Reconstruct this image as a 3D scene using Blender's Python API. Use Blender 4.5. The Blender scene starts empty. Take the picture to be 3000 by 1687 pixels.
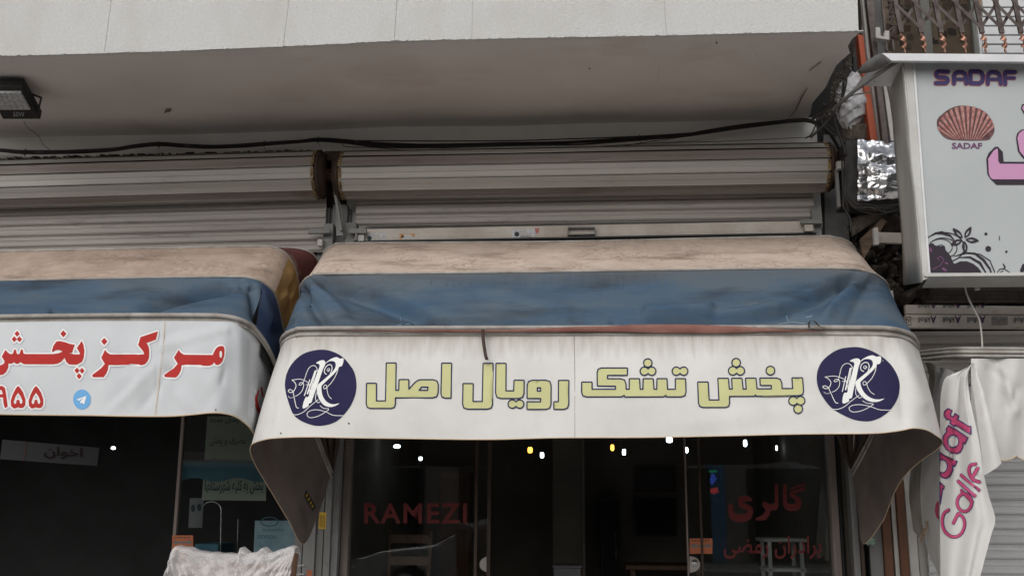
import bpy, math, random
import numpy as np
from mathutils import Vector, Matrix
from mathutils.bvhtree import BVHTree
from mathutils import noise
from mathutils.geometry import delaunay_2d_cdt, tessellate_polygon
random.seed(7)
R = math.radians
sc = bpy.context.scene
col = sc.collection

# ------------------------------------------------------------------ camera
EYE = Vector((0, 0, 1.55))
cam_d = bpy.data.cameras.new('camera'); cam = bpy.data.objects.new('camera', cam_d); col.objects.link(cam)
cam_d.sensor_width = 36; cam_d.lens = 36; cam_d.clip_start = .05; cam_d.clip_end = 500
MC = Matrix.Rotation(R(4.0), 3, 'Z') @ Matrix.Rotation(R(90 + 12.2), 3, 'X') @ Matrix.Rotation(.006, 3, 'Z')
cam.matrix_world = Matrix.Translation(EYE) @ MC.to_4x4()
sc.camera = cam

# ------------------------------------------------------------------ light
sc.view_settings.view_transform = 'Standard'; sc.view_settings.look = 'None'
sc.view_settings.gamma = 1; sc.view_settings.exposure = EXPO = 0.0
sc.view_settings.use_curve_mapping = False
world = bpy.data.worlds.new('World'); sc.world = world; world.use_nodes = True
wn, wl = world.node_tree.nodes, world.node_tree.links
sky = wn.new('ShaderNodeTexSky'); sky.sky_type = 'NISHITA'; sky.sun_disc = False
sky.sun_elevation = R(36); sky.sun_rotation = R(200); sky.dust_density = 3.0; sky.air_density = 1.0
hs = wn.new('ShaderNodeHueSaturation'); hs.inputs['Saturation'].default_value = .22
wl.new(sky.outputs[0], hs.inputs['Color'])
wl.new(hs.outputs[0], wn['Background'].inputs['Color']); wn['Background'].inputs['Strength'].default_value = .13
sun_d = bpy.data.lights.new('sun', 'SUN'); sun = bpy.data.objects.new('sun', sun_d); col.objects.link(sun)
sun_d.energy = .95; sun_d.angle = R(50); sun_d.color = (1, .97, .93)
sun.rotation_euler = (R(58), 0, R(-10))

# ------------------------------------------------------------------ helpers
def ray(px, py):
    return (MC @ Vector(((px - 1500) / 3000, (843.5 - py) / 3000, -1))).normalized()
def at(px, py, Y):
    d = ray(px, py); return EYE + d * (Y / d.y)
def atz(px, py, z):
    d = ray(px, py); return EYE + d * ((z - EYE.z) / d.z)
ORG = {}
def tag(o, label=None, cat=None, group=None, kind=None):
    if label: o['label'] = label
    if cat: o['category'] = cat
    if group: o['group'] = group
    if kind: o['kind'] = kind
    return o
def thing(name, loc, label, cat, group=None):
    o = bpy.data.objects.new(name, None); col.objects.link(o); o.location = loc; o.empty_display_size = .1
    ORG[o] = Vector(loc); return tag(o, label, cat, group)
class MB:
    def __init__(s): s.v = []; s.f = []; s.sm = False
    def add(s, vs, fs):
        n = len(s.v); s.v += [Vector(v) for v in vs]; s.f += [tuple(i + n for i in f) for f in fs]; return s
    def box(s, a, b):
        x0, y0, z0 = a; x1, y1, z1 = b
        return s.add([(x0,y0,z0),(x1,y0,z0),(x1,y1,z0),(x0,y1,z0),(x0,y0,z1),(x1,y0,z1),(x1,y1,z1),(x0,y1,z1)],
              [(0,3,2,1),(4,5,6,7),(0,1,5,4),(1,2,6,5),(2,3,7,6),(3,0,4,7)])
    def slab(s, pts, d):                       # polygon of world points given depth along vector d
        n = len(pts); d = Vector(d)
        s.add([Vector(p) for p in pts] + [Vector(p) + d for p in pts],
              [tuple(range(n)), tuple(reversed(range(n, 2*n)))] + [(i, i+n, (i+1) % n + n, (i+1) % n) for i in range(n)])
        return s
    def beam(s, a, b, w, h=None, up=(0, 0, 1)):
        a, b = Vector(a), Vector(b); h = h or w; d = (b - a).normalized(); u = Vector(up)
        if abs(d.dot(u)) > .98: u = Vector((0, 1, 0))
        x = d.cross(u).normalized() * w / 2; y = x.cross(d).normalized() * h / 2
        q = [a-x-y, a+x-y, a+x+y, a-x+y, b-x-y, b+x-y, b+x+y, b-x+y]
        return s.add(q, [(0,3,2,1),(4,5,6,7),(0,1,5,4),(1,2,6,5),(2,3,7,6),(3,0,4,7)])
    def tube(s, pts, r, n=8, caps=True):
        pts = [Vector(p) for p in pts]; N = len(pts); base = len(s.v)
        rr = r if isinstance(r, (list, tuple)) else [r] * N
        prev = None
        for i, p in enumerate(pts):
            t = (pts[min(i+1, N-1)] - pts[max(i-1, 0)]).normalized()
            if prev is None:
                u = Vector((0, 0, 1)) if abs(t.z) < .9 else Vector((1, 0, 0))
                x = t.cross(u).normalized()
            else:
                x = (prev - t * prev.dot(t)).normalized()
            prev = x; y = t.cross(x)
            for k in range(n):
                a = 2 * math.pi * k / n
                s.v.append(p + (x * math.cos(a) + y * math.sin(a)) * rr[i])
        for i in range(N - 1):
            for k in range(n):
                s.f.append((base+i*n+k, base+i*n+(k+1) % n, base+(i+1)*n+(k+1) % n, base+(i+1)*n+k))
        if caps:
            s.f.append(tuple(base + k for k in reversed(range(n)))); s.f.append(tuple(base + (N-1)*n + k for k in range(n)))
        return s
    def grid(s, rows):
        m = len(rows[0]); base = len(s.v)
        for r_ in rows: s.v += [Vector(p) for p in r_]
        for i in range(len(rows) - 1):
            for j in range(m - 1):
                a = base + i*m + j; s.f.append((a, a+1, a+m+1, a+m))
        s.sm = True
        return s
    def lathe(s, c, prof, n=16, axis='z'):
        rows = []
        for k in range(n + 1):
            a = 2 * math.pi * k / n; row = []
            for r_, h in prof:
                if axis == 'z': row.append(Vector(c) + Vector((r_*math.cos(a), r_*math.sin(a), h)))
                elif axis == 'y': row.append(Vector(c) + Vector((r_*math.cos(a), h, r_*math.sin(a))))
                else: row.append(Vector(c) + Vector((h, r_*math.cos(a), r_*math.sin(a))))
            rows.append(row)
        return s.grid(rows)
def obj(name, mb, mat, parent=None, smooth=None, label=None):
    org = ORG.get(parent, Vector((0, 0, 0)))
    me = bpy.data.meshes.new(name); me.from_pydata([v - org for v in mb.v], [], mb.f); me.update()
    if smooth if smooth is not None else mb.sm:
        me.polygons.foreach_set('use_smooth', [True] * len(me.polygons))
    if mat: me.materials.append(mat)
    o = bpy.data.objects.new(name, me); col.objects.link(o)
    if parent is not None: o.parent = parent
    ORG[o] = org
    if label: o['label'] = label
    return o
def solo(name, mb, mat, label, cat, group=None, smooth=None):      # thing that is one mesh, origin at its centre
    c = sum(mb.v, Vector()) / len(mb.v)
    mb.v = [v - c for v in mb.v]
    o = obj(name, mb, mat, None, smooth); o.location = c; ORG[o] = c
    return tag(o, label, cat, group)
def bevel(o, w=.004, seg=2):
    m = o.modifiers.new('bevel', 'BEVEL'); m.width = w; m.segments = seg; m.limit_method = 'ANGLE'; return o
def catmull(pts, n):
    P = np.array([list(p) for p in pts], float)
    P = np.vstack([2*P[0]-P[1], P, 2*P[-1]-P[-2]]); out = []
    for i in range(1, len(P) - 2):
        for t in np.linspace(0, 1, 24, endpoint=False):
            a, b, c, d = P[i-1:i+3]
            out.append(.5*((2*b)+(-a+c)*t+(2*a-5*b+4*c-d)*t*t+(-a+3*b-3*c+d)*t**3))
    out.append(P[-2]); out = np.array(out)
    L = np.concatenate([[0], np.cumsum(np.linalg.norm(np.diff(out, axis=0), axis=1))])
    q = np.linspace(0, L[-1], n)
    return [Vector([np.interp(t, L, out[:, k]) for k in range(out.shape[1])]) for t in q]
def lerp(a, b, t): return Vector(a) * (1 - t) + Vector(b) * t

# ------------------------------------------------------------------ materials
def srgb(c):
    return tuple((x/255/12.92 if x/255 <= .04045 else ((x/255+.055)/1.055)**2.4) for x in c)
def mat(name, c, rough=.7, c2=None, scale=4.0, amt=.5, bump=0.0, bscale=60.0, metal=0.0, stretch=(1, 1, 1),
        c3=None, s3=1.5, a3=.5, st3=(1, 1, 1), spec=.3, emis=None, estr=1.0, w3=.12, det=6.0):
    m = bpy.data.materials.new(name); m.use_nodes = True; n, l = m.node_tree.nodes, m.node_tree.links
    b = n['Principled BSDF']; b.inputs['Roughness'].default_value = rough; b.inputs['Metallic'].default_value = metal
    b.inputs['Specular IOR Level'].default_value = spec
    b.inputs['Base Color'].default_value = (*c, 1)
    tc = n.new('ShaderNodeTexCoord'); out = None
    def noise(sc_, st, d=det, off=0):
        mp = n.new('ShaderNodeMapping'); mp.inputs['Scale'].default_value = st; mp.inputs['Location'].default_value = (off, off*.7, off*.3)
        l.new(tc.outputs['Object'], mp.inputs['Vector'])
        t = n.new('ShaderNodeTexNoise'); t.inputs['Scale'].default_value = sc_; t.inputs['Detail'].default_value = d
        t.inputs['Roughness'].default_value = .62
        l.new(mp.outputs[0], t.inputs['Vector']); return t
    def mixc(fac, A, B):
        mx = n.new('ShaderNodeMix'); mx.data_type = 'RGBA'
        l.new(fac, mx.inputs[0])
        for sk, X in ((6, A), (7, B)):
            if isinstance(X, tuple): mx.inputs[sk].default_value = (*X, 1)
            else: l.new(X, mx.inputs[sk])
        return mx.outputs[2]
    if c2:
        t = noise(scale, stretch)
        rp = n.new('ShaderNodeMapRange'); rp.inputs[1].default_value = .5-.22/max(amt, .05)*.5; rp.inputs[2].default_value = .5+.22/max(amt, .05)*.5
        l.new(t.outputs[0], rp.inputs[0]); out = mixc(rp.outputs[0], c, c2)
    if c3:
        t = noise(s3, st3, 8, 7.3)
        rp = n.new('ShaderNodeMapRange'); rp.inputs[1].default_value = a3; rp.inputs[2].default_value = a3 + w3
        l.new(t.outputs[0], rp.inputs[0]); out = mixc(rp.outputs[0], out or c, c3)
    if out: l.new(out, b.inputs['Base Color'])
    if bump:
        t = noise(bscale, stretch, 5, 3)
        bp = n.new('ShaderNodeBump'); bp.inputs['Strength'].default_value = bump; bp.inputs['Distance'].default_value = .01
        l.new(t.outputs[0], bp.inputs['Height']); l.new(bp.outputs[0], b.inputs['Normal'])
    if emis:
        b.inputs['Emission Color'].default_value = (*emis, 1); b.inputs['Emission Strength'].default_value = estr
    return m
M = {}
M['stucco'] = mat('stucco', (.61,.615,.61), .95, (.52,.515,.505), 60, .5, .9, 110, c3=(.50,.485,.455), s3=2.6, a3=.48, w3=.34, st3=(1,1,.5), det=4.0)
M['crack'] = mat('crack', (.42,.38,.345), .95)
M['joint'] = mat('joint', (.36,.345,.32), .95, (.24,.225,.2), 12, .8)
M['plaster'] = mat('plaster', (.68,.645,.615), .95, (.60,.565,.535), 1.3, .5, .12, 40, c3=(.52,.465,.41), s3=1.3, a3=.54, w3=.22, st3=(.6,1,1))
M['plaster_wall'] = mat('plaster_wall', (.80,.785,.76), .95, (.72,.70,.67), 3, .5, .1, 50, c3=(.52,.46,.40), s3=2.5, a3=.66, w3=.2)
M['stain'] = mat('stain', (.28,.21,.15), .95, (.12,.09,.07), 8, .8, .3, 60)
M['shutter'] = mat('shutter', (.42,.40,.375), .55, (.33,.31,.285), 1.6, .6, .05, 60, .15, stretch=(.3,1,3), c3=(.20,.165,.135), s3=1.6, a3=.60, w3=.25, st3=(.5,1,2), spec=.4)
M['shutter_dark'] = mat('shutter_dark', (.37,.34,.315), .6, (.28,.255,.235), 2.2, .7, .08, 60, .15, stretch=(.35,1,8), c3=(.06,.05,.04), s3=3, a3=.6, w3=.2, st3=(.6,1,4))
M['shutter_bar'] = mat('shutter_bar', (.52,.48,.43), .6, (.36,.31,.27), 3, .6, .08, 60, .1, c3=(.20,.12,.07), s3=5, a3=.60, w3=.15, st3=(.6,1,2))
M['shutter_dirty'] = mat('shutter_dirty', (.30,.265,.24), .6, (.22,.19,.17), 1.8, .8, .05, 60, .1, stretch=(.3,1,4), c3=(.14,.10,.075), s3=2.4, a3=.58, w3=.2, st3=(.6,1,3))
M['shutter_white'] = mat('shutter_white', (.50,.50,.50), .5, (.40,.40,.40), 2.2, .6, .05, 60, .1, stretch=(.35,1,6))
M['rust_yellow'] = mat('rust_yellow', (.30,.215,.10), .8, (.10,.07,.04), 22, .8, .3, 60)
M['grime'] = mat('grime', (.06,.045,.035), .9, (.025,.02,.016), 9, .8, .4, 50)
M['grey_paint'] = mat('grey_paint', (.21,.21,.205), .55, (.15,.148,.14), 5, .6, .06, 60, c3=(.09,.07,.055), s3=4, a3=.64, w3=.12, stretch=(2,2,.4))
M['grey_wall'] = mat('grey_wall', (.25,.25,.25), .9, (.16,.155,.15), 3, .8, .2, 60, c3=(.07,.06,.05), s3=2, a3=.6, w3=.2)
M['cable'] = mat('cable', (.018,.017,.017), .55, (.035,.03,.028), 12, .6)
M['cream'] = mat('cream', (.56,.46,.37), .85, (.44,.345,.27), 6, .9, .15, 60, c3=(.27,.20,.155), s3=4.5, a3=.50, w3=.2, st3=(.4,1,1.8))
M['ochre'] = mat('ochre', (.36,.22,.08), .85, (.24,.15,.06), 5, .8, .2, 40, stretch=(1,1,.4))
M['darkred'] = mat('darkred', (.15,.05,.05), .85, (.09,.035,.03), 6, .8, .2, 40, c3=(.33,.25,.2), s3=3, a3=.56, w3=.2)
M['blue'] = mat('blue', (.046,.090,.150), .85, (.088,.118,.148), 2.6, .9, .25, 160, stretch=(.45,1,1.8), c3=(.03,.036,.045), s3=2.2, a3=.53, w3=.2, st3=(.4,1,1.8))
M['blue_side'] = mat('blue_side', (.03,.055,.13), .8, (.04,.06,.1), 4, .8, .1, 50)
M['valance'] = mat('valance', (.64,.63,.61), .62, (.555,.545,.52), 2.5, .6, .05, 30, c3=(.46,.44,.41), s3=1.8, a3=.56, w3=.3, st3=(1,1,.5))
M['valance_blue'] = mat('valance_blue', (.545,.56,.575), .75, (.48,.495,.51), 2.5, .6, .05, 30)
M['hem'] = mat('hem', (.55,.42,.28), .8)
M['dirt'] = mat('dirt', (.33,.29,.25), .9, (.16,.13,.11), 20, .8)
M['rail'] = mat('rail', (.38,.36,.335), .6, (.26,.235,.21), 7, .8, .1, 60, c3=(.10,.08,.07), s3=5, a3=.6, w3=.15)
M['trim_red'] = mat('trim_red', (.19,.075,.06), .85, (.27,.14,.115), 5, .8, .3, 30, stretch=(.6,1,1))
M['navy'] = mat('navy', (.022,.021,.062), .85, (.030,.027,.072), 3, .7, spec=.12)
M['navy_line'] = mat('navy_line', (.022,.028,.075), .85, spec=.12)
M['yellow'] = mat('yellow', (.53,.53,.26), .6, (.49,.48,.235), 4, .6)
M['white_print'] = mat('white_print', (.74,.74,.72), .6)
M['red_print'] = mat('red_print', (.42,.035,.03), .85, (.37,.036,.034), 4, .6, spec=.12)
M['halo_grey'] = mat('halo_grey', (.36,.41,.47), .6)
M['halo_white'] = mat('halo_white', (.72,.70,.69), .6)
M['tele_blue'] = mat('tele_blue', (.12,.34,.62), .6)
M['frame_brown'] = mat('frame_brown', (.20,.165,.145), .5, (.14,.11,.095), 6, .6, .05, 60, stretch=(2,2,.4))
M['dark_brown'] = mat('dark_brown', (.06,.035,.025), .6, (.03,.02,.015), 6, .7, .1, 40, stretch=(2,2,.4))
M['strip_brown'] = mat('strip_brown', (.13,.055,.03), .6, (.09,.04,.022), 5, .7, .1, 40, stretch=(2,2,.4))
M['red_text'] = mat('red_text', (.115,.010,.010), .6, emis=None)
M['orange_sticker'] = mat('orange_sticker', (.40,.12,.05), .6, (.33,.10,.045), 8, .6)
M['yellow_sticker'] = mat('yellow_sticker', (.55,.34,.03), .6)
M['sticker_white'] = mat('sticker_white', (.55,.55,.55), .6, (.35,.36,.40), 30, .9)
M['sticker_orange'] = mat('sticker_orange', (.55,.30,.12), .6, (.4,.2,.1), 30, .9)
M['black'] = mat('black', (.012,.012,.013), .5, (.02,.02,.02), 8, .6)
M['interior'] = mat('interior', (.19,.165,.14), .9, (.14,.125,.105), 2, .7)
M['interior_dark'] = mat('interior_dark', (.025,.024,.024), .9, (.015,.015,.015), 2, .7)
M['sign_face'] = mat('sign_face', (.41,.435,.44), .4, (.375,.40,.405), 1.5, .6)
M['sign_frame'] = mat('sign_frame', (.52,.52,.50), .5, (.43,.42,.40), 4, .7, .05, 60)
M['sign_side'] = mat('sign_side', (.40,.395,.38), .6, (.33,.32,.30), 3, .8, .08, 40, stretch=(1,1,.4))
M['flash'] = mat('flash', (.62,.62,.63), .4, (.52,.52,.53), 4, .7, .05, 60, .3)
M['flash_under'] = mat('flash_under', (.22,.22,.22), .5, (.16,.16,.16), 5, .7, .08, 60, .2)
M['grille'] = mat('grille', (.115,.095,.09), .5, (.055,.04,.035), 12, .7, .1, 60, .3)
M['copper'] = mat('copper', (.55,.30,.22), .4, (.34,.17,.12), 16, .7, .1, 60, .5)
M['win_frame'] = mat('win_frame', (.55,.56,.57), .5, (.47,.48,.49), 5, .6)
M['curtain_beige'] = mat('curtain_beige', (.30,.22,.16), .7, (.19,.135,.10), 3, .9, stretch=(1,1,1))
M['orange'] = mat('orange', (.52,.12,.06), .6, (.42,.10,.055), 4, .7, .08, 50)
M['offwhite'] = mat('offwhite', (.50,.48,.46), .7, (.40,.38,.36), 5, .7, .08, 50)
M['foil'] = mat('foil', (.80,.81,.83), .24, (.6,.6,.62), 9, .8, .14, 6, 1.0, stretch=(1,1,3))
M['tape'] = mat('tape', (.66,.66,.68), .45, (.5,.5,.52), 6, .8, .9, 12, 0.0, spec=.6)
M['rubber'] = mat('rubber', (.02,.02,.022), .6, (.05,.045,.04), 9, .8, .3, 40)
M['dust_dark'] = mat('dust_dark', (.085,.068,.055), .95, (.03,.024,.02), 9, .9, .6, 30)
M['wood_old'] = mat('wood_old', (.16,.115,.08), .9, (.08,.055,.04), 8, .8, .3, 50, stretch=(.5,1,3))
M['dust'] = mat('dust', (.20,.17,.14), .95, (.07,.055,.045), 14, .9, .6, 40)
M['awning_white'] = mat('awning_white', (.60,.59,.575), .65, (.52,.51,.49), 3, .7, .06, 40, c3=(.30,.26,.21), s3=3.5, a3=.62, w3=.2, st3=(1,1,.4))
M['awning_dirty'] = mat('awning_dirty', (.42,.40,.37), .8, (.20,.16,.12), 9, .7, .1, 40, stretch=(2,2,.3))
M['pink'] = mat('pink', (.52,.07,.16), .55, (.42,.055,.15), 6, .6)
M['pink_light'] = mat('pink_light', (.50,.25,.42), .5)
M['sign_black'] = mat('sign_black', (.022,.014,.024), .5)
M['plum'] = mat('plum', (.13,.05,.12), .5)
M['sign_navy'] = mat('sign_navy', (.04,.03,.12), .5)
M['sign_red'] = mat('sign_red', (.40,.11,.10), .5)
M['shell'] = mat('shell', (.30,.10,.09), .6, (.42,.24,.21), 30, .9)
M['shell_dark'] = mat('shell_dark', (.06,.025,.03), .6, (.15,.07,.07), 25, .8)
M['white_cable'] = mat('white_cable', (.55,.53,.48), .6)
M['lining'] = mat('lining', (.20,.165,.15), .85, (.15,.12,.11), 4, .8, .1, 40, c3=(.10,.08,.065), s3=2.5, a3=.6, w3=.2)
M['upholstery'] = mat('upholstery', (.20,.14,.115), .8, (.24,.17,.14), 5, .7)
M['print_and_letter_shadow'] = mat('print_and_letter_shadow', (.17,.145,.135), .85)  # also paints the outer letters' shadow on the lining
M['plastic_wrap'] = mat('plastic_wrap', (.52,.46,.45), .28, (.34,.27,.25), 7, .9, .9, 16, spec=.8, stretch=(1,1,2.5))
M['wood'] = mat('wood', (.17,.085,.045), .5, (.10,.05,.03), 6, .8, .08, 40, stretch=(3,3,.5))
M['seat'] = mat('seat', (.30,.24,.2), .8)
M['steel'] = mat('steel', (.55,.55,.55), .25, metal=1.0)
M['plate'] = mat('plate', (.30,.27,.25), .5)
M['poster'] = mat('poster', (.36,.38,.32), .6, (.31,.33,.28), 4, .6)
M['poster_blue'] = mat('poster_blue', (.06,.16,.23), .6, (.09,.19,.26), 3, .7)
M['poster_text'] = mat('poster_text', (.02,.03,.035), .6)
M['brochure'] = mat('brochure', (.36,.46,.52), .6, (.22,.33,.42), 5, .8)
M['white_dim'] = mat('white_dim', (.13,.13,.135), .6)
M['maroon'] = mat('maroon', (.10,.02,.02), .6)
M['asphalt'] = mat('asphalt', (.27,.26,.245), .9, (.33,.315,.295), 8, .8, .5, 150)
M['paving'] = mat('paving', (.50,.475,.45), .85, (.42,.40,.375), 3, .8, .2, 60)
M['kerb'] = mat('kerb', (.33,.32,.30), .85, (.24,.23,.22), 6, .8, .2, 60)
M['brick'] = mat('brick', (.42,.38,.34), .9, (.33,.29,.26), 3, .8)
M['lamp_white'] = mat('lamp_white', (.8,.8,.8), .5, emis=(.80,.92,1), estr=10)
M['lamp_warm'] = mat('lamp_warm', (.8,.7,.4), .5, emis=(1,.50,.07), estr=3.2)
M['neon_reflection_blue'] = mat('neon_reflection_blue', (.02,.02,.1), .5, emis=(.05,.09,.6), estr=.22)
M['neon_reflection_red'] = mat('neon_reflection_red', (.1,.01,.01), .5, emis=(.7,.05,.03), estr=.2)
M['neon_reflection_green'] = mat('neon_reflection_green', (.01,.06,.02), .5, emis=(.03,.4,.15), estr=.15)
M['led_lens'] = mat('led_lens', (.45,.46,.47), .3, (.28,.28,.28), 60, .9)
M['car_white'] = mat('car_white', (.6,.6,.6), .25, spec=.6)
def glass(name, tint=(.9,.93,.92), refl=.9):
    m = bpy.data.materials.new(name); m.use_nodes = True; n, l = m.node_tree.nodes, m.node_tree.links
    n.remove(n['Principled BSDF']); t = n.new('ShaderNodeBsdfTransparent'); t.inputs[0].default_value = (*tint, 1)
    g = n.new('ShaderNodeBsdfGlossy'); g.inputs['Roughness'].default_value = .01; g.inputs[0].default_value = (refl, refl, refl, 1)
    f = n.new('ShaderNodeFresnel'); f.inputs[0].default_value = 1.5; mx = n.new('ShaderNodeMixShader')
    l.new(f.outputs[0], mx.inputs[0]); l.new(t.outputs[0], mx.inputs[1]); l.new(g.outputs[0], mx.inputs[2])
    l.new(mx.outputs[0], n['Material Output'].inputs[0]); return m
M['glass'] = glass('glass'); M['glass_dark'] = glass('glass_dark', (.8,.8,.78), .12)

def stained(name, c, c2, c3, ring, zlo, zhi):
    m = mat(name, c, .88, c2, 7, .9, .18, 160, c3=c3, s3=4.5, a3=.53, w3=.16, st3=(.4,1,1.8)); n, l = m.node_tree.nodes, m.node_tree.links
    b = n['Principled BSDF']; base = b.inputs['Base Color'].links[0].from_socket
    tc = n.new('ShaderNodeTexCoord'); ns = n.new('ShaderNodeTexNoise'); ns.inputs['Scale'].default_value = 9; l.new(tc.outputs['Object'], ns.inputs['Vector'])
    ad = n.new('ShaderNodeVectorMath'); ad.operation = 'MULTIPLY_ADD'; ad.inputs[1].default_value = (.22,.22,.22); l.new(ns.outputs['Color'], ad.inputs[0]); l.new(tc.outputs['Object'], ad.inputs[2])
    vo = n.new('ShaderNodeTexVoronoi'); vo.feature = 'DISTANCE_TO_EDGE'; vo.inputs['Scale'].default_value = 10; l.new(ad.outputs[0], vo.inputs['Vector'])
    r1_ = n.new('ShaderNodeMapRange'); r1_.inputs[1].default_value = .0; r1_.inputs[2].default_value = .07; r1_.inputs[3].default_value = 1; r1_.inputs[4].default_value = 0; l.new(vo.outputs[0], r1_.inputs[0])
    n2 = n.new('ShaderNodeTexNoise'); n2.inputs['Scale'].default_value = 3.2; l.new(tc.outputs['Object'], n2.inputs['Vector'])
    r2_ = n.new('ShaderNodeMapRange'); r2_.inputs[1].default_value = .42; r2_.inputs[2].default_value = .62; r2_.inputs[4].default_value = .75; l.new(n2.outputs[0], r2_.inputs[0])
    mu = n.new('ShaderNodeMath'); mu.operation = 'MULTIPLY'; l.new(r1_.outputs[0], mu.inputs[0]); l.new(r2_.outputs[0], mu.inputs[1])
    mx = n.new('ShaderNodeMix'); mx.data_type = 'RGBA'; l.new(mu.outputs[0], mx.inputs[0]); l.new(base, mx.inputs[6]); mx.inputs[7].default_value = (*ring, 1)
    # settled dust toward the flat upper part of the cloth
    sp = n.new('ShaderNodeSeparateXYZ'); l.new(tc.outputs['Object'], sp.inputs[0]); r3_ = n.new('ShaderNodeMapRange'); r3_.inputs[1].default_value = zlo; r3_.inputs[2].default_value = zhi; r3_.inputs[4].default_value = .62
    n3 = n.new('ShaderNodeTexNoise'); n3.inputs['Scale'].default_value = 2.5; n3.inputs['Detail'].default_value = 8; l.new(tc.outputs['Object'], n3.inputs['Vector'])
    a3 = n.new('ShaderNodeMath'); a3.operation = 'MULTIPLY_ADD'; l.new(n3.outputs[0], a3.inputs[0]); a3.inputs[1].default_value = .35; l.new(sp.outputs[2], a3.inputs[2]); l.new(a3.outputs[0], r3_.inputs[0])
    mx2 = n.new('ShaderNodeMix'); mx2.data_type = 'RGBA'; l.new(r3_.outputs[0], mx2.inputs[0]); l.new(mx.outputs[2], mx2.inputs[6]); mx2.inputs[7].default_value = (*c3, 1)
    l.new(mx2.outputs[2], b.inputs['Base Color']); return m
def edge_dirt(name, src, ztop, depth, col_):
    m = src.copy(); m.name = name; n, l = m.node_tree.nodes, m.node_tree.links; b = n['Principled BSDF']; base = b.inputs['Base Color'].links[0].from_socket
    tc = n.new('ShaderNodeTexCoord'); sp = n.new('ShaderNodeSeparateXYZ'); l.new(tc.outputs['Object'], sp.inputs[0])
    mp = n.new('ShaderNodeMapping'); mp.inputs['Scale'].default_value = (9,1,1.6); l.new(tc.outputs['Object'], mp.inputs[0]); ns = n.new('ShaderNodeTexNoise'); ns.inputs['Scale'].default_value = 3; ns.inputs['Detail'].default_value = 8; l.new(mp.outputs[0], ns.inputs['Vector'])
    a = n.new('ShaderNodeMath'); a.operation = 'MULTIPLY_ADD'; l.new(ns.outputs[0], a.inputs[0]); a.inputs[1].default_value = depth*1.6; l.new(sp.outputs[2], a.inputs[2])
    r = n.new('ShaderNodeMapRange'); r.inputs[1].default_value = ztop - depth*.25; r.inputs[2].default_value = ztop + depth*.95; r.inputs[4].default_value = .8; l.new(a.outputs[0], r.inputs[0])
    mx = n.new('ShaderNodeMix'); mx.data_type = 'RGBA'; l.new(r.outputs[0], mx.inputs[0]); l.new(base, mx.inputs[6]); mx.inputs[7].default_value = (*col_, 1); l.new(mx.outputs[2], b.inputs['Base Color']); return m
def plastic(name):
    m = mat(name, (.80,.77,.76), .22, (.70,.66,.65), 9, .8, .6, 22, spec=.8, stretch=(1,1,2)); n, l = m.node_tree.nodes, m.node_tree.links
    t = n.new('ShaderNodeBsdfTransparent'); mx = n.new('ShaderNodeMixShader'); lw = n.new('ShaderNodeLayerWeight'); lw.inputs[0].default_value = .35
    mr = n.new('ShaderNodeMapRange'); mr.inputs[3].default_value = .26; mr.inputs[4].default_value = 1.0
    l.new(lw.outputs['Facing'], mr.inputs[0]); l.new(mr.outputs[0], mx.inputs[0]); l.new(t.outputs[0], mx.inputs[1]); l.new(n['Principled BSDF'].outputs[0], mx.inputs[2])
    l.new(mx.outputs[0], n['Material Output'].inputs[0]); return m
M['plastic_wrap'] = plastic('plastic_film')
# ------------------------------------------------------------------ flat lettering tools
def fillet(pts):
    out = []; n = len(pts)
    for i, p in enumerate(pts):
        r = p[2] if len(p) > 2 else 10
        a, b, c = Vector(pts[i-1][:2]), Vector(p[:2]), Vector(pts[(i+1) % n][:2])
        u, v = (a-b), (c-b); lu, lv = u.length, v.length; u.normalize(); v.normalize()
        r = min(r, lu*.48, lv*.48)
        s, e = b + u*r, b + v*r
        k = 7 if r > 30 else 3
        for j in range(k):
            t = j / (k-1); out.append(s*(1-t)**2 + b*2*t*(1-t) + e*t*t)
    return out
def circ(cx, cy, r, ry=None, n=24):
    ry = ry or r
    return [Vector((cx + r*math.cos(2*math.pi*k/n), cy + ry*math.sin(2*math.pi*k/n))) for k in range(n)]
def tf(pts, ox, oy, s): return [Vector((ox + p[0]/s, oy + p[1]/s)) for p in pts]
def smooth2(pts, n, closed=False):
    pts = [Vector(p[:2]) for p in pts]
    if closed:
        q = catmull([pts[-2], pts[-1]] + pts + [pts[0], pts[1]], n*3); # generous, trimmed below
        P = [Vector(p) for p in pts]; N = len(P); out = []
        per = max(2, n // N)
        for i in range(N):
            a, b, c, d = P[i-1], P[i], P[(i+1) % N], P[(i+2) % N]
            for j in range(per):
                t = j/per; out.append(.5*((2*b)+(-a+c)*t+(2*a-5*b+4*c-d)*t*t+(-a+3*b-3*c+d)*t**3))
        return out
    return catmull(pts, n)
def inpoly(Q, poly):
    x, y = Q[:, 0], Q[:, 1]; P = np.array([list(p)[:2] for p in poly]); ins = np.zeros(len(Q), bool)
    j = len(P) - 1
    for i in range(len(P)):
        xi, yi = P[i]; xj, yj = P[j]
        c = ((yi > y) != (yj > y)) & (x < (xj-xi)*(y-yi)/((yj-yi) or 1e-12)+xi)
        ins ^= c; j = i
    return ins
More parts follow.
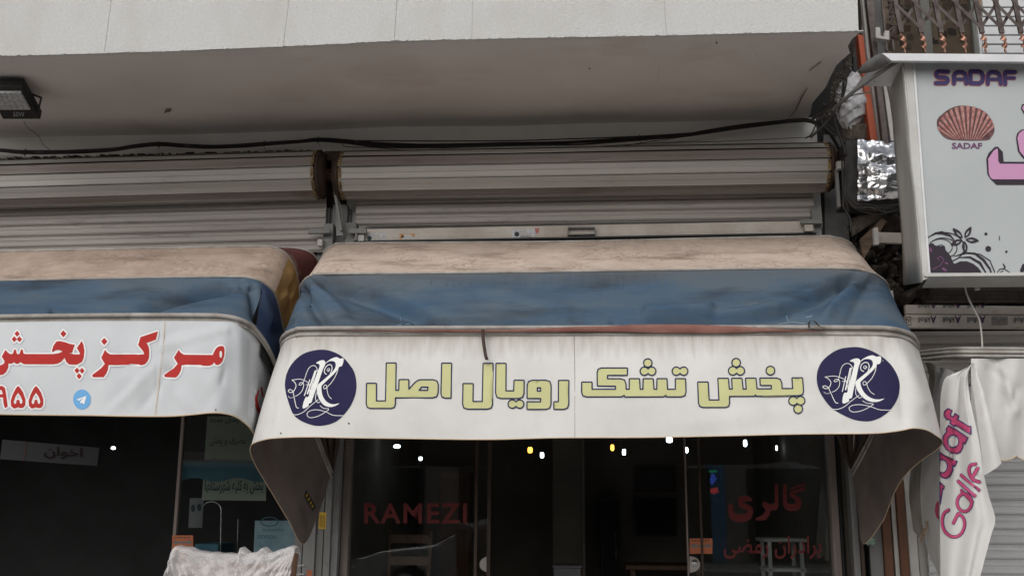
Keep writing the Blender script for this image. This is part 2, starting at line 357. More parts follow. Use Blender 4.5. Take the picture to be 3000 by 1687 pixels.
def shape(solids=(), holes=(), strokes=(), g=None):
    """flat shape in photo units: union of solids and strokes ((points, radius[, closed])) minus holes"""
    V, Ed, Fc = [], [], []
    def loop(P):
        b = len(V); V.extend(Vector((p[0], p[1])) for p in P); n = len(P)
        Ed.extend((b+i, b+(i+1) % n) for i in range(n))
    for P in list(solids) + list(holes): loop(P)
    segs = []
    for st in strokes:
        P, r = [Vector(p[:2]) for p in st[0]], st[1]
        if len(st) > 2 and st[2]: P = P + [P[0]]
        rr = r if isinstance(r, (list, tuple)) else [r]*len(P)
        for i in range(len(P)-1):
            a, b = P[i], P[i+1]
            if (b-a).length < 1e-4: continue
            d = (b-a).normalized(); nn = Vector((-d.y, d.x)); segs.append((a, b, rr[i], rr[i+1]))
            loop([a+nn*rr[i], b+nn*rr[i+1], b-nn*rr[i+1], a-nn*rr[i]])
        for i, p in enumerate(P): loop(circ(p.x, p.y, rr[i], n=8))
    if g:
        X = [v.x for v in V]; Yy = [v.y for v in V]
        for x in np.arange(min(X), max(X), g):
            for y in np.arange(min(Yy), max(Yy), g): V.append(Vector((float(x)+.013, float(y)+.017)))
    vo, eo, fo, _, _, _ = delaunay_2d_cdt(V, Ed, [], 0, 1e-5)
    vo = np.array([list(v) for v in vo]); fo = [f for f in fo]
    C = np.array([vo[list(f)].mean(axis=0) for f in fo])
    keep = np.zeros(len(C), bool)
    for P in solids: keep |= inpoly(C, P)
    for P in holes: keep &= ~inpoly(C, P)
    for a, b, r0, r1 in segs:
        ax, ay = a; dx, dy = b.x-a.x, b.y-a.y; L2 = dx*dx+dy*dy
        t = np.clip(((C[:, 0]-ax)*dx+(C[:, 1]-ay)*dy)/L2, 0, 1)
        D = np.hypot(C[:, 0]-ax-t*dx, C[:, 1]-ay-t*dy); keep |= D < (r0*(1-t)+r1*t)*.995
    fo = [f for f, k in zip(fo, keep) if k]
    used = sorted({i for f in fo for i in f}); mp = {u: i for i, u in enumerate(used)}
    return [Vector(vo[u]) for u in used], [tuple(mp[i] for i in f) for f in fo]
def project(vf, surf, off):
    """lay a flat shape onto a built surface (BVH tree or plane y=const), off metres proud of it"""
    vs, fs = vf; mb = MB(); out = []
    last = None; bad = set()
    for i, p in enumerate(vs):
        if isinstance(surf, (int, float)): out.append(at(p[0], p[1], surf) - Vector((0, off, 0))); continue
        d = ray(p[0], p[1]); h = surf.ray_cast(EYE, d)
        if h[0] is None: bad.add(i); out.append(Vector((0, 0, 0))); continue
        nrm = h[1] if h[1].dot(d) < 0 else -h[1]
        out.append(h[0] + nrm * off)
    mb.v = out; mb.f = [f for f in fs if not any(i in bad for i in f)]
    if bad:
        used = sorted({i for f in mb.f for i in f}); mp = {u: i for i, u in enumerate(used)}
        mb.v = [mb.v[u] for u in used]; mb.f = [tuple(mp[i] for i in f) for f in mb.f]
    # consistent facing
    for k, f in enumerate(mb.f):
        a, b, c = mb.v[f[0]], mb.v[f[1]], mb.v[f[2]]
        if (b-a).cross(c-a).dot(a-EYE) > 0: mb.f[k] = tuple(reversed(f))
    mb.sm = not isinstance(surf, (int, float))
    return mb
_tc = {}
def text_tris(s, bold=0.0, sp=1.0):
    key = (s, bold, sp)
    if key in _tc: return _tc[key]
    c = bpy.data.curves.new('t', 'FONT'); c.body = s; c.offset = bold; c.space_character = sp; c.resolution_u = 3
    o = bpy.data.objects.new('t', c); col.objects.link(o)
    dg = bpy.context.evaluated_depsgraph_get(); ev = o.evaluated_get(dg); me = ev.to_mesh()
    vs = [v.co.to_2d() for v in me.vertices]; fs = [tuple(p.vertices) for p in me.polygons]
    ev.to_mesh_clear(); bpy.data.objects.remove(o); bpy.data.curves.remove(c)
    x0, x1 = min(v.x for v in vs), max(v.x for v in vs); y0, y1 = min(v.y for v in vs), max(v.y for v in vs)
    vs = [Vector(((v.x-x0)/(x1-x0), (v.y-y0)/(y1-y0))) for v in vs]
    _tc[key] = (vs, fs); return vs, fs
def text_quad(s, q, bold=0.0, sp=1.0):
    """text stretched into quad q = top-left, top-right, bottom-right, bottom-left (photo units)"""
    vs, fs = text_tris(s, bold, sp); tl, tr, br, bl = [Vector(p) for p in q]
    return [(bl*(1-v.x)+br*v.x)*(1-v.y) + (tl*(1-v.x)+tr*v.x)*v.y for v in vs], fs
def trect(s, x0, y0, x1, y1, bold=0.0, sp=1.0): return text_quad(s, [(x0,y0),(x1,y0),(x1,y1),(x0,y1)], bold, sp)
def poly(pts): return shape([[Vector(p) for p in pts]])
_AR = {'ا': (0xFE8D,2),'ب':(0xFE8F,4),'پ':(0xFB56,4),'ت':(0xFE95,4),'خ':(0xFEA5,4),'د':(0xFEA9,2),'ر':(0xFEAD,2),'س':(0xFEB1,4),'ش':(0xFEB5,4),
       'ص':(0xFEB9,4),'ض':(0xFEBD,4),'ع':(0xFEC9,4),'ف':(0xFED1,4),'ک':(0xFB8E,4),'گ':(0xFB92,4),'ل':(0xFEDD,4),'م':(0xFEE1,4),'ن':(0xFEE5,4),
       'و':(0xFEED,2),'ه':(0xFEE9,4),'ی':(0xFBFC,4)}
def fa(s):
    out = []
    for i, ch in enumerate(s):
        if ch not in _AR: out.append(ch); continue
        base, n = _AR[ch]; pv = i > 0 and s[i-1] in _AR and _AR[s[i-1]][1] == 4; nx = n == 4 and i+1 < len(s) and s[i+1] in _AR
        out.append(chr(base + (3 if pv and nx else 2 if nx else 1 if pv else 0)))
    return ''.join(reversed(out))

# ================================================================== SETTING: ground
tag(solo('road', MB().box((-30, -9, -.3), (30, 3.4, 0)), M['asphalt'], None, None), kind='structure')
tag(solo('pavement', MB().box((-30, 3.55, -.3), (30, 8.0, .17)), M['paving'], None, None), kind='structure')
tag(solo('far_pavement', MB().box((-30, -13, -.3), (30, -9.004, .15)), M['paving'], None, None), kind='structure')
tag(solo('kerb', MB().box((-30, 3.404, -.3), (30, 3.546, .15)), M['kerb'], None, None), kind='structure')

# ================================================================== main building
YW = 8.0
B = thing('shop_building', (0, 8, 0), 'white rendered building whose long balcony soffit overhangs both shopfronts', 'building')
edge = [(-60,168),(0,165),(155,161),(310,156.5),(518,150),(828,137),(1000,129),(1117,122.5),(1283,118),(1469,114),(1728,109),(1953,105),(2211,98),(2400,94),(2516,92)]
YF = 6.2
def edge_y(px): return float(np.interp(px, [e[0] for e in edge], [e[1] for e in edge]))
inner = [(-60,407),(0,406),(155,401),(450,396),(642,393),(900,384),(1148,372.5),(1469,371),(1728,362),(2000,358),(2081,355),(2340,348)]
def inner_y(px): return float(np.interp(px, [e[0] for e in inner], [e[1] for e in inner]))
# fascia render panels with scored joints between
joints = [(-60,-60), (326,306), (847,829), (1163,1155), (1385,1382), (1946,1953), (2513,2516)]
for i in range(len(joints)-1):
    (t0, b0), (t1, b1) = joints[i], joints[i+1]; mb = MB(); n = 10; g = .35
    rows = []
    for k in range(n+1):
        t = k/n; pb = b0+(b1-b0)*t; bx = at(pb, edge_y(pb), YF)
        tx = at(t0+(t1-t0)*t, 0, YF); dirn = (tx-bx); top = bx + dirn*((5.75-bx.z)/dirn.z)
        gx = (.0013 if k == 0 and i else 0) - (.0013 if k == n else 0)
        j = random.uniform(-.002, .002)
        rows.append([bx + Vector((gx, 0, j)), top + Vector((gx, 0, 0))])
    fr = [r for r in rows]; bk = [[p + Vector((0, .012, 0)) for p in r] for r in rows]
    N = n+1
    mb.v = [r[0] for r in fr] + [r[1] for r in fr] + [r[0] for r in bk] + [r[1] for r in bk]
    for k in range(n):
        mb.f += [(k, k+1, N+k+1, N+k), (2*N+k, 3*N+k, 3*N+k+1, 2*N+k+1), (k, 2*N+k, 2*N+k+1, k+1), (N+k, N+k+1, 3*N+k+1, 3*N+k)]
    mb.f += [(0, N, 3*N, 2*N), (N-1, 3*N-1, 4*N-1, 2*N-1)]
    obj('render_panel', mb, M['stucco'], B)
obj('joint_backing', MB().grid([[at(px, edge_y(px)-1, YF)+Vector((0,.004,.004)), at(px, -60, YF+.004)] for px in np.linspace(-60, 2505, 30)]), M['joint'], B)
# jagged render drip along the lower edge
mb = MB(); random.seed(3)
for k in range(150):
    px = -20 + k*17 + random.uniform(-6, 6); p = at(px, edge_y(px), YF); w = random.uniform(.01, .03); h = random.uniform(.0, .0022)
    mb.box((p.x-w, YF-.003, p.z-h), (p.x+w, YF+.02, p.z+.004))
o = obj('render_drip', mb, M['stucco'], B); o['kind'] = 'stuff'
# soffit
rows = []
for i in range(60):
    px = -60 + (2516+60)*i/59
    a = at(px, edge_y(px), YF) + Vector((0, .005, -.003)); pin = -60 + (2355+60)*i/59
    b = at(pin, inner_y(pin), YW); row = []
    for j in range(16):
        t = j/15; p = lerp(a, b, t); p.z += .012*math.sin(i*.5+j*.35)*math.sin(math.pi*t) + .004*random.random()
        if i == 59: p.x += random.uniform(-.02, .03)
        row.append(p)
    rows.append(row)
mb = MB().grid(rows); n0 = len(mb.v)
top = [[p + Vector((0, 0, .16)) for p in r] for r in rows]
obj('soffit', mb, M['plaster'], B)
e1 = rows[-1]; mb = MB()
mb.grid([[p + Vector((.0, 0, 0)) for p in e1], [p + Vector((.01+.03*random.random(), 0, .05+.03*random.random())) for p in e1], [p + Vector((.0, 0, .9)) for p in e1]])
obj('soffit_end', mb, M['grime'], B)
obj('balcony_slab', MB().box((-9, YF+.13, 4.80), (rows[-1][0].x-.03, 8.6, 5.7)), M['stucco'], B)
# wall band above the shutters
rows = []
for i in range(50):
    px = -60 + (2390+60)*i/49; a = at(px, inner_y(px)-3, YW); rows.append([a, a + Vector((0, .004*math.sin(i), -.12)), Vector((a.x, YW, 4.0)), Vector((a.x, YW, 3.75))])
obj('wall', MB().grid(rows), M['plaster_wall'], B, smooth=False)
xr = at(2400, 400, YW).x
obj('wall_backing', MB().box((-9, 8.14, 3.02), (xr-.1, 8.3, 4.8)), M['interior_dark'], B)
# rust and leak stains as thin crusts on the soffit corner
def blob(cx, cy, rx, ry, seed, n=22, rot=0):
    rnd = random.Random(seed); out = []
    for k in range(n):
        a = 2*math.pi*k/n; r = 1 + rnd.uniform(-.35, .35)
        x, y = rx*r*math.cos(a), ry*r*math.sin(a)
        out.append(Vector((cx + x*math.cos(rot)-y*math.sin(rot), cy + x*math.sin(rot)+y*math.cos(rot))))
    return out
mb = project(shape([blob(491/1, 319, 12, 5, 5, rot=-.3)]), 7.35, 0)
sz = at(490, 319, 7.4); 
def soffit_shape(vf, off=.02):
    vs, fs = vf; m = MB()
    for p in vs:
        ya, yb = edge_y(p[0]), inner_y(p[0]); t = (p[1]-ya)/(yb-ya)
        A, Bp = at(p[0], ya, YF), at(p[0], yb, YW)
        # intersect ray with slightly sloping soffit plane
        d = ray(p[0], p[1]); z0, z1 = A.z+.004, Bp.z; s = (z1-z0)/(YW-YF)
        tt = (z0 - s*YF - EYE.z)/(d.z - s*d.y); m.v.append(EYE + d*tt - Vector((0, 0, off)))
    m.f = fs; return m
obj('chipped_patch', soffit_shape(shape([blob(491, 319, 11, 4, 5, rot=-.35)])), M['stain'], B)
for L_, r_ in (([(1880,112),(1895,150),(1930,190),(1925,240)], .3), ([(2200,130),(2230,170),(2290,200),(2330,250)], .35)):
    P_ = [Vector((p.x+1.6*noise.noise((p.x*.15,p.y*.15,1)), p.y+1.6*noise.noise((p.x*.15,p.y*.15,7)))) for p in catmull([Vector((a, b, 0)) for a, b in L_], 40)]
    obj('hairline_crack', soffit_shape(shape([], [], [(P_, r_)]), .0145), M['crack'], B)
obj('nail_hole', soffit_shape(shape([circ(2099, 118, 3)])), M['black'], B)
obj('nail_hole', soffit_shape(shape([circ(1727, 194, 2.5)])), M['black'], B)
mb = soffit_shape(shape([], [], [([(2405,175),(2385,190),(2372,200)], 1.2), ([(2366,250),(2350,275),(2338,300),(2330,318),(2310,340)], [1,2.5,2.5,1.5,1])]))
obj('rust_stain', mb, M['stain'], B)

# ------------------------------------------------------------------ ground-floor piers, door frames
def vbar(pxs, Y, depth, ztop, zbot=.17, ref=1480, lean=None):
    """upright bar whose left and right edges pass through px at height ref"""
    a, b = at(pxs[0], ref, Y), at(pxs[1], ref, Y)
    return MB().box((min(a.x,b.x), Y, zbot), (max(a.x,b.x), Y+depth, ztop))
pier = thing('pier', at(950, 1600, 7.95), 'grey steel clad pier between the two shopfronts, yellow sticker halfway up', 'pier')
ORG[pier] = Vector(pier.location)
for p, Y, d, m_ in (((893,928), 7.92, .3, 'grey_paint'), ((930,951), 7.95, .3, 'grey_paint'), ((953,972), 7.93, .3, 'grey_paint'), ((974,994), 7.96, .3, 'grey_wall')):
    bevel(obj('channel', vbar(p, Y, d, 3.95), M[m_], pier), .004)
obj('yellow_sticker', project(poly([(936,1499),(956,1500),(954,1549),(933,1548)]), 7.928, 0), M['yellow_sticker'], pier)
obj('sticker_print', project(trect('||||', 938, 1508, 951, 1544), 7.928, .002), M['dark_brown'], pier)
obj('orange_sticker', project(poly([(899,1668),(915,1669),(913,1700),(897,1700)]), 7.918, 0), M['orange_sticker'], pier)
YG = 8.12
def upright(px, Y, d, mname, par, name='frame_post', ztop=3.0, ref=1480): return bevel(obj(name, vbar(px, Y, d, ztop, ref=ref), M[mname], par), .003)
sf = thing('shopfront', at(1720, 1500, YG), 'open glazed shopfront under the banner with the yellow lettering', 'shopfront'); ORG[sf] = Vector(sf.location)
upright((1002,1024), 8.05, .1, 'frame_brown', sf); upright((996,1001), 8.03, .2, 'black', sf, 'seal_and_gap_shade')  # black bar stands in for the shaded gap beside the frame
upright((1390,1399), YG-.03, .05, 'dark_brown', sf); upright((1427,1438), YG-.03, .05, 'dark_brown', sf)
upright((2009,2014), YG-.02, .04, 'frame_brown', sf); upright((2050,2056), YG-.02, .04, 'dark_brown', sf)
upright((2434,2456), 8.05, .1, 'frame_brown', sf); upright((2457,2464), 8.10, .2, 'black', sf, 'seal_and_gap_shade')  # right black bar likewise paints the shade of a gap
def pane(x0, x1, name='glass_pane', par=sf, Y=YG, m='glass', zt=3.0):
    a, b = at(x0, 1480, Y), at(x1, 1480, Y); return obj(name, MB().box((a.x, Y, .25), (b.x, Y+.008, zt)), M[m], par)
gl = pane(1025, 1389); gm = pane(1400, 1436); g2 = pane(2015, 2433)
obj('lintel', MB().box((at(1002,1290,YG).x, 8.02, 2.85), (at(2456,1290,YG).x, 8.25, 3.0)), M['frame_brown'], sf)
for cx, x0, x1, ring in ((1436, 1404, 1436, 0), (2020, 2020, 2052, 1)):
    half = [Vector((cx, 1628))] + [Vector((cx + (-1 if not ring else 1)*31*math.sin(math.pi*k/14), 1652-24*math.cos(math.pi*k/14))) for k in range(15)]
    lk = obj('lock_plate', project(shape([half]), YG, .008), M['plate'], sf); lk.modifiers.new('t', 'SOLIDIFY').thickness = .01
    if ring:
        c = at(2035, 1648, YG-.012)
        obj('lock_cylinder', MB().lathe(c, [(0,-.012),(.012,-.012),(.014,-.004),(.026,-.004),(.028,0)], 20, 'y'), M['steel'], lk)
# writing on the glass
obj('red_lettering', project(trect('RAMEZI', 1067, 1473, 1368, 1532, .02, 1.15), YG, .004), M['red_text'], sf)
t = project(trect('....', 1070, 1447, 1070+70, 1460), YG, .004)
S = lambda ox, oy, s: (lambda L, r=1: [Vector((ox+p[0]/s, oy+p[1]/s)) for p in L])
z4 = S(1950, 1240, 3.0306)
obj('red_lettering', project(shape([
    z4([(1235,530),(1240,548),(1110,590),(1108,572)]), z4([(1240,560),(1232,590),(1160,615),(1130,625),(1160,640),(1195,660),(1205,700),(1198,745),(1170,770),(1110,778),(1070,765),(1045,730),(1042,700),(1046,540),(1072,535),(1078,560),(1075,690),(1090,712),(1150,712),(1160,700),(1150,680),(1120,655),(1100,635),(1105,610),(1130,598)]),
    z4([(968,540),(998,532),(1000,740),(985,768),(930,772),(925,800),(900,840),(875,858),(800,857),(795,842),(850,815),(880,785),(885,760),(855,725),(870,690),(895,700),(915,715),(955,712),(968,700)]),
    z4([(640,660),(680,640),(730,640),(768,665),(766,690),(720,688),(690,695),(688,705),(740,722),(772,745),(776,790),(760,840),(715,868),(650,876),(600,862),(565,825),(553,770),(560,715),(590,715),(600,735),(598,770),(620,800),(680,808),(720,795),(728,775),(700,760),(660,740),(642,710)])]), YG, .004), M['red_text'], sf)
obj('red_lettering', project(trect(fa('برادران رمضی'), 2120, 1568, 2406, 1636, .012), YG, .004), M['red_text'], sf)
def arrow_sticker(x0, y0, x1, y1, Y, par):
    k = obj('orange_sticker', project(poly([(x0,y0),(x1,y0),(x1,y1),(x0,y1)]), Y, .003), M['orange_sticker'], par)
    w, h = x1-x0, y1-y0
    obj('arrow_print', project(shape([[Vector((x0+w*a, y0+h*b)) for a, b in ((.03,.47),(.22,.3),(.22,.42),(.78,.42),(.78,.3),(.97,.47),(.78,.64),(.78,.54),(.22,.54),(.22,.64))]]), Y, .005), M['white_dim'], k)
    obj('sticker_print', project(trect('.......', x0+w*.1, y0+h*.1, x0+w*.85, y0+h*.2), Y, .005), M['dark_brown'], k)
arrow_sticker(2020, 1576, 2087, 1621, YG, sf)

lf = thing('shopfront', at(400, 1500, YG), 'dark shopfront on the left behind the banner with red lettering', 'shopfront'); ORG[lf] = Vector(lf.location)
upright((512,521), YG-.02, .05, 'frame_brown', lf); upright((868,891), 8.05, .1, 'grey_paint', lf)
pane(522, 867, par=lf); 
obj('lintel', MB().box((-9, 8.02, 2.85), (at(891,1290,YG).x, 8.25, 3.0)), M['frame_brown'], lf)
arrow_sticker(505, 1567, 566, 1610, YG-.02, lf)

# translucent looking poster, blue banner, brochure behind/in the left window
ps = thing('poster', at(680, 1340, YG+.05), 'pale poster with black lettering hung inside the left shop window', 'poster'); ORG[ps] = Vector(ps.location)
obj('sheet', project(poly([(607,1219),(785,1219),(779,1466),(591,1464)]), YG+.06, 0), M['poster'], ps)
for s, q in ((fa('بخش به کلیه شهرستانها'), (601,1404,771,1446)), (fa('تولید به مصرف'), (606,1340,784,1380)), (fa('پخش عمده'), (617,1222,700,1242))):
    obj('black_lettering', project(trect(s, *q, .012), YG+.06, .004), M['poster_text'], ps)
obj('red_lettering', project(trect(fa('مصرف و پخش'), 615, 1278, 720, 1308, .01), YG+.06, .004), M['maroon'], ps)
bb = thing('banner', at(650, 1380, YG+.1), 'blue banner with a wavy lower edge behind the pale poster', 'banner'); ORG[bb] = Vector(bb.location)
wave = [(527,1346),(790,1349)] + [(790-12*k, 1405 + 6*math.sin(k*.6)) for k in range(22)] + [(526,1408)]
obj('sheet', project(poly(wave), YG+.045, 0), M['poster_blue'], bb)
obj('stripe', project(poly([(528,1347),(790,1350),(790,1356),(528,1353)]), YG+.045, .004), M['white_dim'], bb)
br = thing('brochure_rack', at(800, 1570, YG+.12), 'light blue printed board standing in the left window behind the chair', 'display board'); ORG[br] = Vector(br.location)
obj('board', project(poly([(747,1524),(864,1524),(866,1640),(742,1640)]), YG+.12, 0), M['brochure'], br)
obj('ring', project(shape([], [], [(circ(790, 1527, 25, 13), 1.6, True)]), YG+.12, .004), M['poster_blue'], br)
for q, s in (((770,1548,832,1556), 'nounnu'), ((755,1566,810,1576), 'onnou')):
    obj('print', project(trect(s, *q), YG+.12, .004), M['poster_blue'], br)
p2 = thing('poster', at(575, 1500, YG+.15), 'small dim product poster left of the chrome tap', 'poster'); ORG[p2] = Vector(p2.location)
obj('sheet', project(poly([(556,1458),(597,1458),(592,1545),(552,1545)]), YG+.2, 0), M['white_dim'], p2)
obj('print', project(shape([circ(566,1488,6,11), circ(590-6,1485,6,11)]), YG+.2, .004), M['poster_text'], p2)
ap = thing('shop_cabinet', at(600, 1640, YG+.3), 'low pale cabinet under the chrome tap in the left window', 'cabinet'); ORG[ap] = Vector(ap.location)
a, b = at(570, 1592, 8.35), at(640, 1592, 8.35)
bevel(obj('body', MB().box((a.x, 8.35, .25), (b.x, 8.75, a.z)), M['poster_blue'], ap), .01)
obj('door', MB().box((a.x+.03, 8.33, .3), (b.x-.05, 8.348, a.z-.06)), M['white_dim'], ap)
f0 = atz(640, 1640, .9); 
pts = [at(x, y, 8.4) for x, y in ((646,1640),(647,1560),(648,1500),(645,1482),(634,1472),(617,1469),(602,1475),(592,1489),(587,1508),(580,1524))]
solo('kitchen_tap', MB().tube(catmull(pts, 40), .006, 8), M['steel'], 'tall curved chrome tap in the left shop window', 'tap', smooth=True)
pts = [at(697, 1640, 8.5), at(696, 1580, 8.5), at(698, 1520, 8.5)]
solo('display_rod', MB().tube(pts, .004, 6), M['steel'], 'thin upright chrome rod right of the curved tap', 'rod')
# dim hanging sign inside left shop
hs_ = thing('hanging_sign', at(150, 1320, 9.3), 'dim white board with dark red lettering hanging inside the left shop', 'sign'); ORG[hs_] = Vector(hs_.location)
mb = MB().slab([at(x, y, Y) for x, y, Y in ((7,1287,9.0),(291,1311,9.4),(284,1364,9.4),(0,1344,9.0))], (0, .03, 0))
obj('board', mb, mat('sign_dim', (.03,.031,.033), .6, emis=(.6,.62,.62), estr=.004), hs_)  # slight glow added to lift the board from the dark; no lamp here
def sl(vf, off):                                  # onto that tilted board
    m = MB(); vs, fs = vf
    for p in vs: 
        Y = 9.0 + .4*(p[0]-7)/284; q = at(p[0], p[1], Y); m.v.append(q - Vector((0, off, 0)))
    m.f = fs; return m
obj('dark_lettering', sl(text_quad(fa('اخوان'), [(131,1305),(243,1312),(241,1346),(129,1341)], .016), .01), mat('dim_maroon', (.012,.003,.003), .8), hs_)
obj('stripe', sl(poly([(78,1293),(80,1293),(71,1349),(69,1349)]), .01), M['maroon'], hs_)

# interiors
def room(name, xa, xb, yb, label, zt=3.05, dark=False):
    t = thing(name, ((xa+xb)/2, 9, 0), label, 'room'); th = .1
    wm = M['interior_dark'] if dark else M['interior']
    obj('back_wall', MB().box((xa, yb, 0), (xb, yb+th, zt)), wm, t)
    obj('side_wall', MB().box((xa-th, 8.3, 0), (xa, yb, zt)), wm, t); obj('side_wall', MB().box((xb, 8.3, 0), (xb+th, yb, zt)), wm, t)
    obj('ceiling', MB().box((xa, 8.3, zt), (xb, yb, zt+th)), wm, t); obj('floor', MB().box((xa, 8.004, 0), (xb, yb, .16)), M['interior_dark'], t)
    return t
xm0, xm1 = at(975,1480,8.2).x, at(2480,1480,8.2).x
rm = room('shop_interior', xm0, xm1, 12.5, 'dim furniture shop interior seen through the open middle door')
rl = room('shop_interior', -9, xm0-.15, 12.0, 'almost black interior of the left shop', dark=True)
def at_box(x0, y0, x1, y1, Y, d): a, b = at(x0, y0, Y), at(x1, y1, Y); return MB().box((min(a.x,b.x), Y, min(a.z,b.z)), (max(a.x,b.x), Y+d, max(a.z,b.z)))
pf = thing('wall_picture', at(1920, 1520, 12.3), 'large dark framed picture on the back wall of the open shop', 'picture'); ORG[pf] = Vector(pf.location)
obj('frame', at_box(1858, 1455, 1985, 1570, 12.4, .06), M['black'], pf)
obj('canvas', at_box(1864, 1462, 1979, 1563, 12.385, .013), M['interior_dark'], pf)
pf = thing('wall_picture', at(1920, 1400, 12.3), 'dark wide picture hung above the framed one in the open shop', 'picture'); ORG[pf] = Vector(pf.location)
obj('frame', at_box(1860, 1365, 1980, 1440, 12.4, .05), M['dark_brown'], pf); obj('canvas', at_box(1864, 1369, 1976, 1436, 12.385, .013), M['black'], pf)
cb = thing('tall_cabinet', at(1785, 1560, 11.5), 'tall black cabinet at the back of the open shop', 'cabinet'); ORG[cb] = Vector(cb.location)
a, b = at(1757, 1452, 11.8), at(1815, 1452, 11.8)
bevel(obj('carcass', MB().box((a.x, 11.8, .16), (b.x, 12.3, a.z)), M['black'], cb), .01)
obj('door', MB().box((a.x+.02, 11.78, .25), (b.x-.02, 11.798, a.z-.05)), M['interior_dark'], cb); obj('handle', MB().tube([(b.x-.05, 11.76, 1.0), (b.x-.05, 11.76, 1.3)], .008), M['steel'], cb)
pt = thing('partition', at(1630, 1450, 11), 'brown partition wall inside the open shop', 'partition'); ORG[pt] = Vector(pt.location)
a, b = at(1620, 1480, 11.5), at(1705, 1480, 11.5)
obj('panel', MB().box((a.x, 11.5, .16), (b.x, 11.6, 3.04)), M['interior'], pt); obj('edge_trim', MB().box((b.x+.002, 11.46, .16), (b.x+.03, 11.6, 3.04)), M['frame_brown'], pt)
# lamps
def pendant(px, py, Y, w, h, mk, label, top=3.05):
    c = at(px, py, Y); t = thing('pendant_lamp', c, label, 'lamp', 'pendant lamps glowing inside the shops'); ORG[t] = Vector(t.location)
    r, hh = w*Y/6000*.85, h*Y/3000*.85
    obj('bulb', MB().lathe(c, [(0,-hh/2),(r*.7,-hh*.45),(r,-hh*.25),(r,hh*.3),(r*.7,hh*.5)], 12), M[mk], t)
    obj('socket', MB().lathe(c, [(r*.7,hh*.5),(r*.6,hh*.9),(0,hh*.95)], 10), M['frame_brown'], t)
    obj('cord', MB().tube([c + Vector((0,0,hh*.9)), Vector((c.x, c.y, max(top, c.z+hh)))], .003, 6), M['black'], t)
for a in ((1553,1318,9.8,16,20,'lamp_warm','yellow glowing lamp just right of the left door stile'), (1588,1333,10.4,12,18,'lamp_white','small white lamp right of the yellow one'),
          (1794,1311,9.6,12,21,'lamp_warm','warm glowing tube lamp in the middle of the open doorway'), (1828,1324,10.2,11,20,'lamp_white','white tube lamp beside the warm tube lamp'),
          (1961,1288,9.6,20,18,'lamp_white','round white lamp touching the banner edge near the right door stile'), (2012,1318,10.3,9,18,'lamp_white','narrow white lamp at the right door stile'),
          (2183,1298,9.6,12,22,'lamp_white','white tube lamp behind the right pane, under a black cap'), (2275,1312,10.6,6,16,'lamp_white','small greenish white lamp farthest right behind the right pane'),
          (1163,1307,9.9,22,11,'lamp_white','wide white lamp behind the left pane near the pier'), (1232,1343,10.5,12,12,'lamp_white','small square white lamp behind the left pane'),
          (332,1312,9.8,14,9,'lamp_white','small white lamp glowing in the dark left shop')):
    pendant(*a)
ls = thing('neon_reflection', at(2090, 1410, 9.0), 'small blue red and green glow added behind the right pane for a neon reflection', 'sign'); ORG[ls] = Vector(ls.location)  # glowing shapes added behind the glass to imitate a neon sign's reflection
obj('case', at_box(2070, 1368, 2112, 1466, 9.02, .04), M['black'], ls)
zz = S(1950, 1240, 3.0306)
obj('blue_reflection', project(shape([blob(2089, 1403, 11, 13, 4)]), 9.015, 0), M['neon_reflection_blue'], ls)
obj('red_reflection', project(shape([blob(2093, 1436, 13, 10, 8)]), 9.015, 0), M['neon_reflection_red'], ls)
obj('green_reflection', project(shape([blob(2088, 1380, 13, 4, 9)]), 9.015, 0), M['neon_reflection_green'], ls)

# ================================================================== roller shutters
def drum(par, pl, pr, r=.193, n=12, phase=0, m='shutter'):
    """pl, pr: axis end points; one slightly dished slat per facet"""
    ax = (pr - pl).normalized()
    y = Vector((0, 1, 0)); y = (y - ax*ax.dot(y)).normalized(); z = ax.cross(y)
    for k in range(n):
        a0 = 2*math.pi*(k+phase)/n; a1 = 2*math.pi*(k+1+phase)/n
        p0 = -y*math.cos(a0)*r + z*math.sin(a0)*r; p1 = -y*math.cos(a1)*r + z*math.sin(a1)*r
        nn = ((p0+p1)/2).normalized(); mb = MB()
        prof = [(0.0,.004),(.05,.006),(.09,.003),(.46,.001),(.475,-.003),(.49,.001),(.88,.001),(.91,-.002),(.94,-.011),(.99,-.011)]
        rows = []
        e0, e1 = random.uniform(-.012, .012), random.uniform(-.012, .012); tw = random.uniform(-.002, .002)
        A = [pl + ax*e0 + p0*(1-t)+p1*t + nn*(h+tw) for t, h in prof]; Bq = [pr + ax*e1 + p0*(1-t)+p1*t + nn*(h-tw) for t, h in prof]
        mb.grid([A, [lerp(u, v, .35)+nn*random.uniform(-.003,.002) for u, v in zip(A, Bq)], [lerp(u, v, .7)+nn*random.uniform(-.003,.002) for u, v in zip(A, Bq)], Bq])
        mb.add([A[0], A[-1], A[-1]-nn*.012, A[0]-nn*.012], [(0,1,2,3)]); mb.add([Bq[0], Bq[-1], Bq[-1]-nn*.012, Bq[0]-nn*.012], [(3,2,1,0)])
        sl_ = obj('slat', mb, M[m] if k % 3 else M['shutter_dirty'], par, smooth=False)
        for en, sg_ in ((pl, 1), (pr, -1)):
            q0 = en + ax*sg_*(-.006+random.uniform(-.004,.004)) + p0*.93+p1*.07 + nn*.008; q1 = en + ax*sg_*(-.006) + p0*.12+p1*.88 + nn*.008; w_ = ax*sg_*.024
            obj('end_clip', MB().slab([q0, q0+w_, q1+w_, q1], nn*-.008), M['rust_yellow'], sl_)
            for tt_ in (.3,.7): c_ = lerp(q0, q1, tt_) + w_*.5 + nn*.001; bb1 = MB().tube([c_, c_+nn*.003], .004, 6); obj('bolt', bb1, M['grime'], sl_)
    obj('core', MB().tube([pl + ax*.03, pr - ax*.03], r-.012, 24), M['grime'], par)
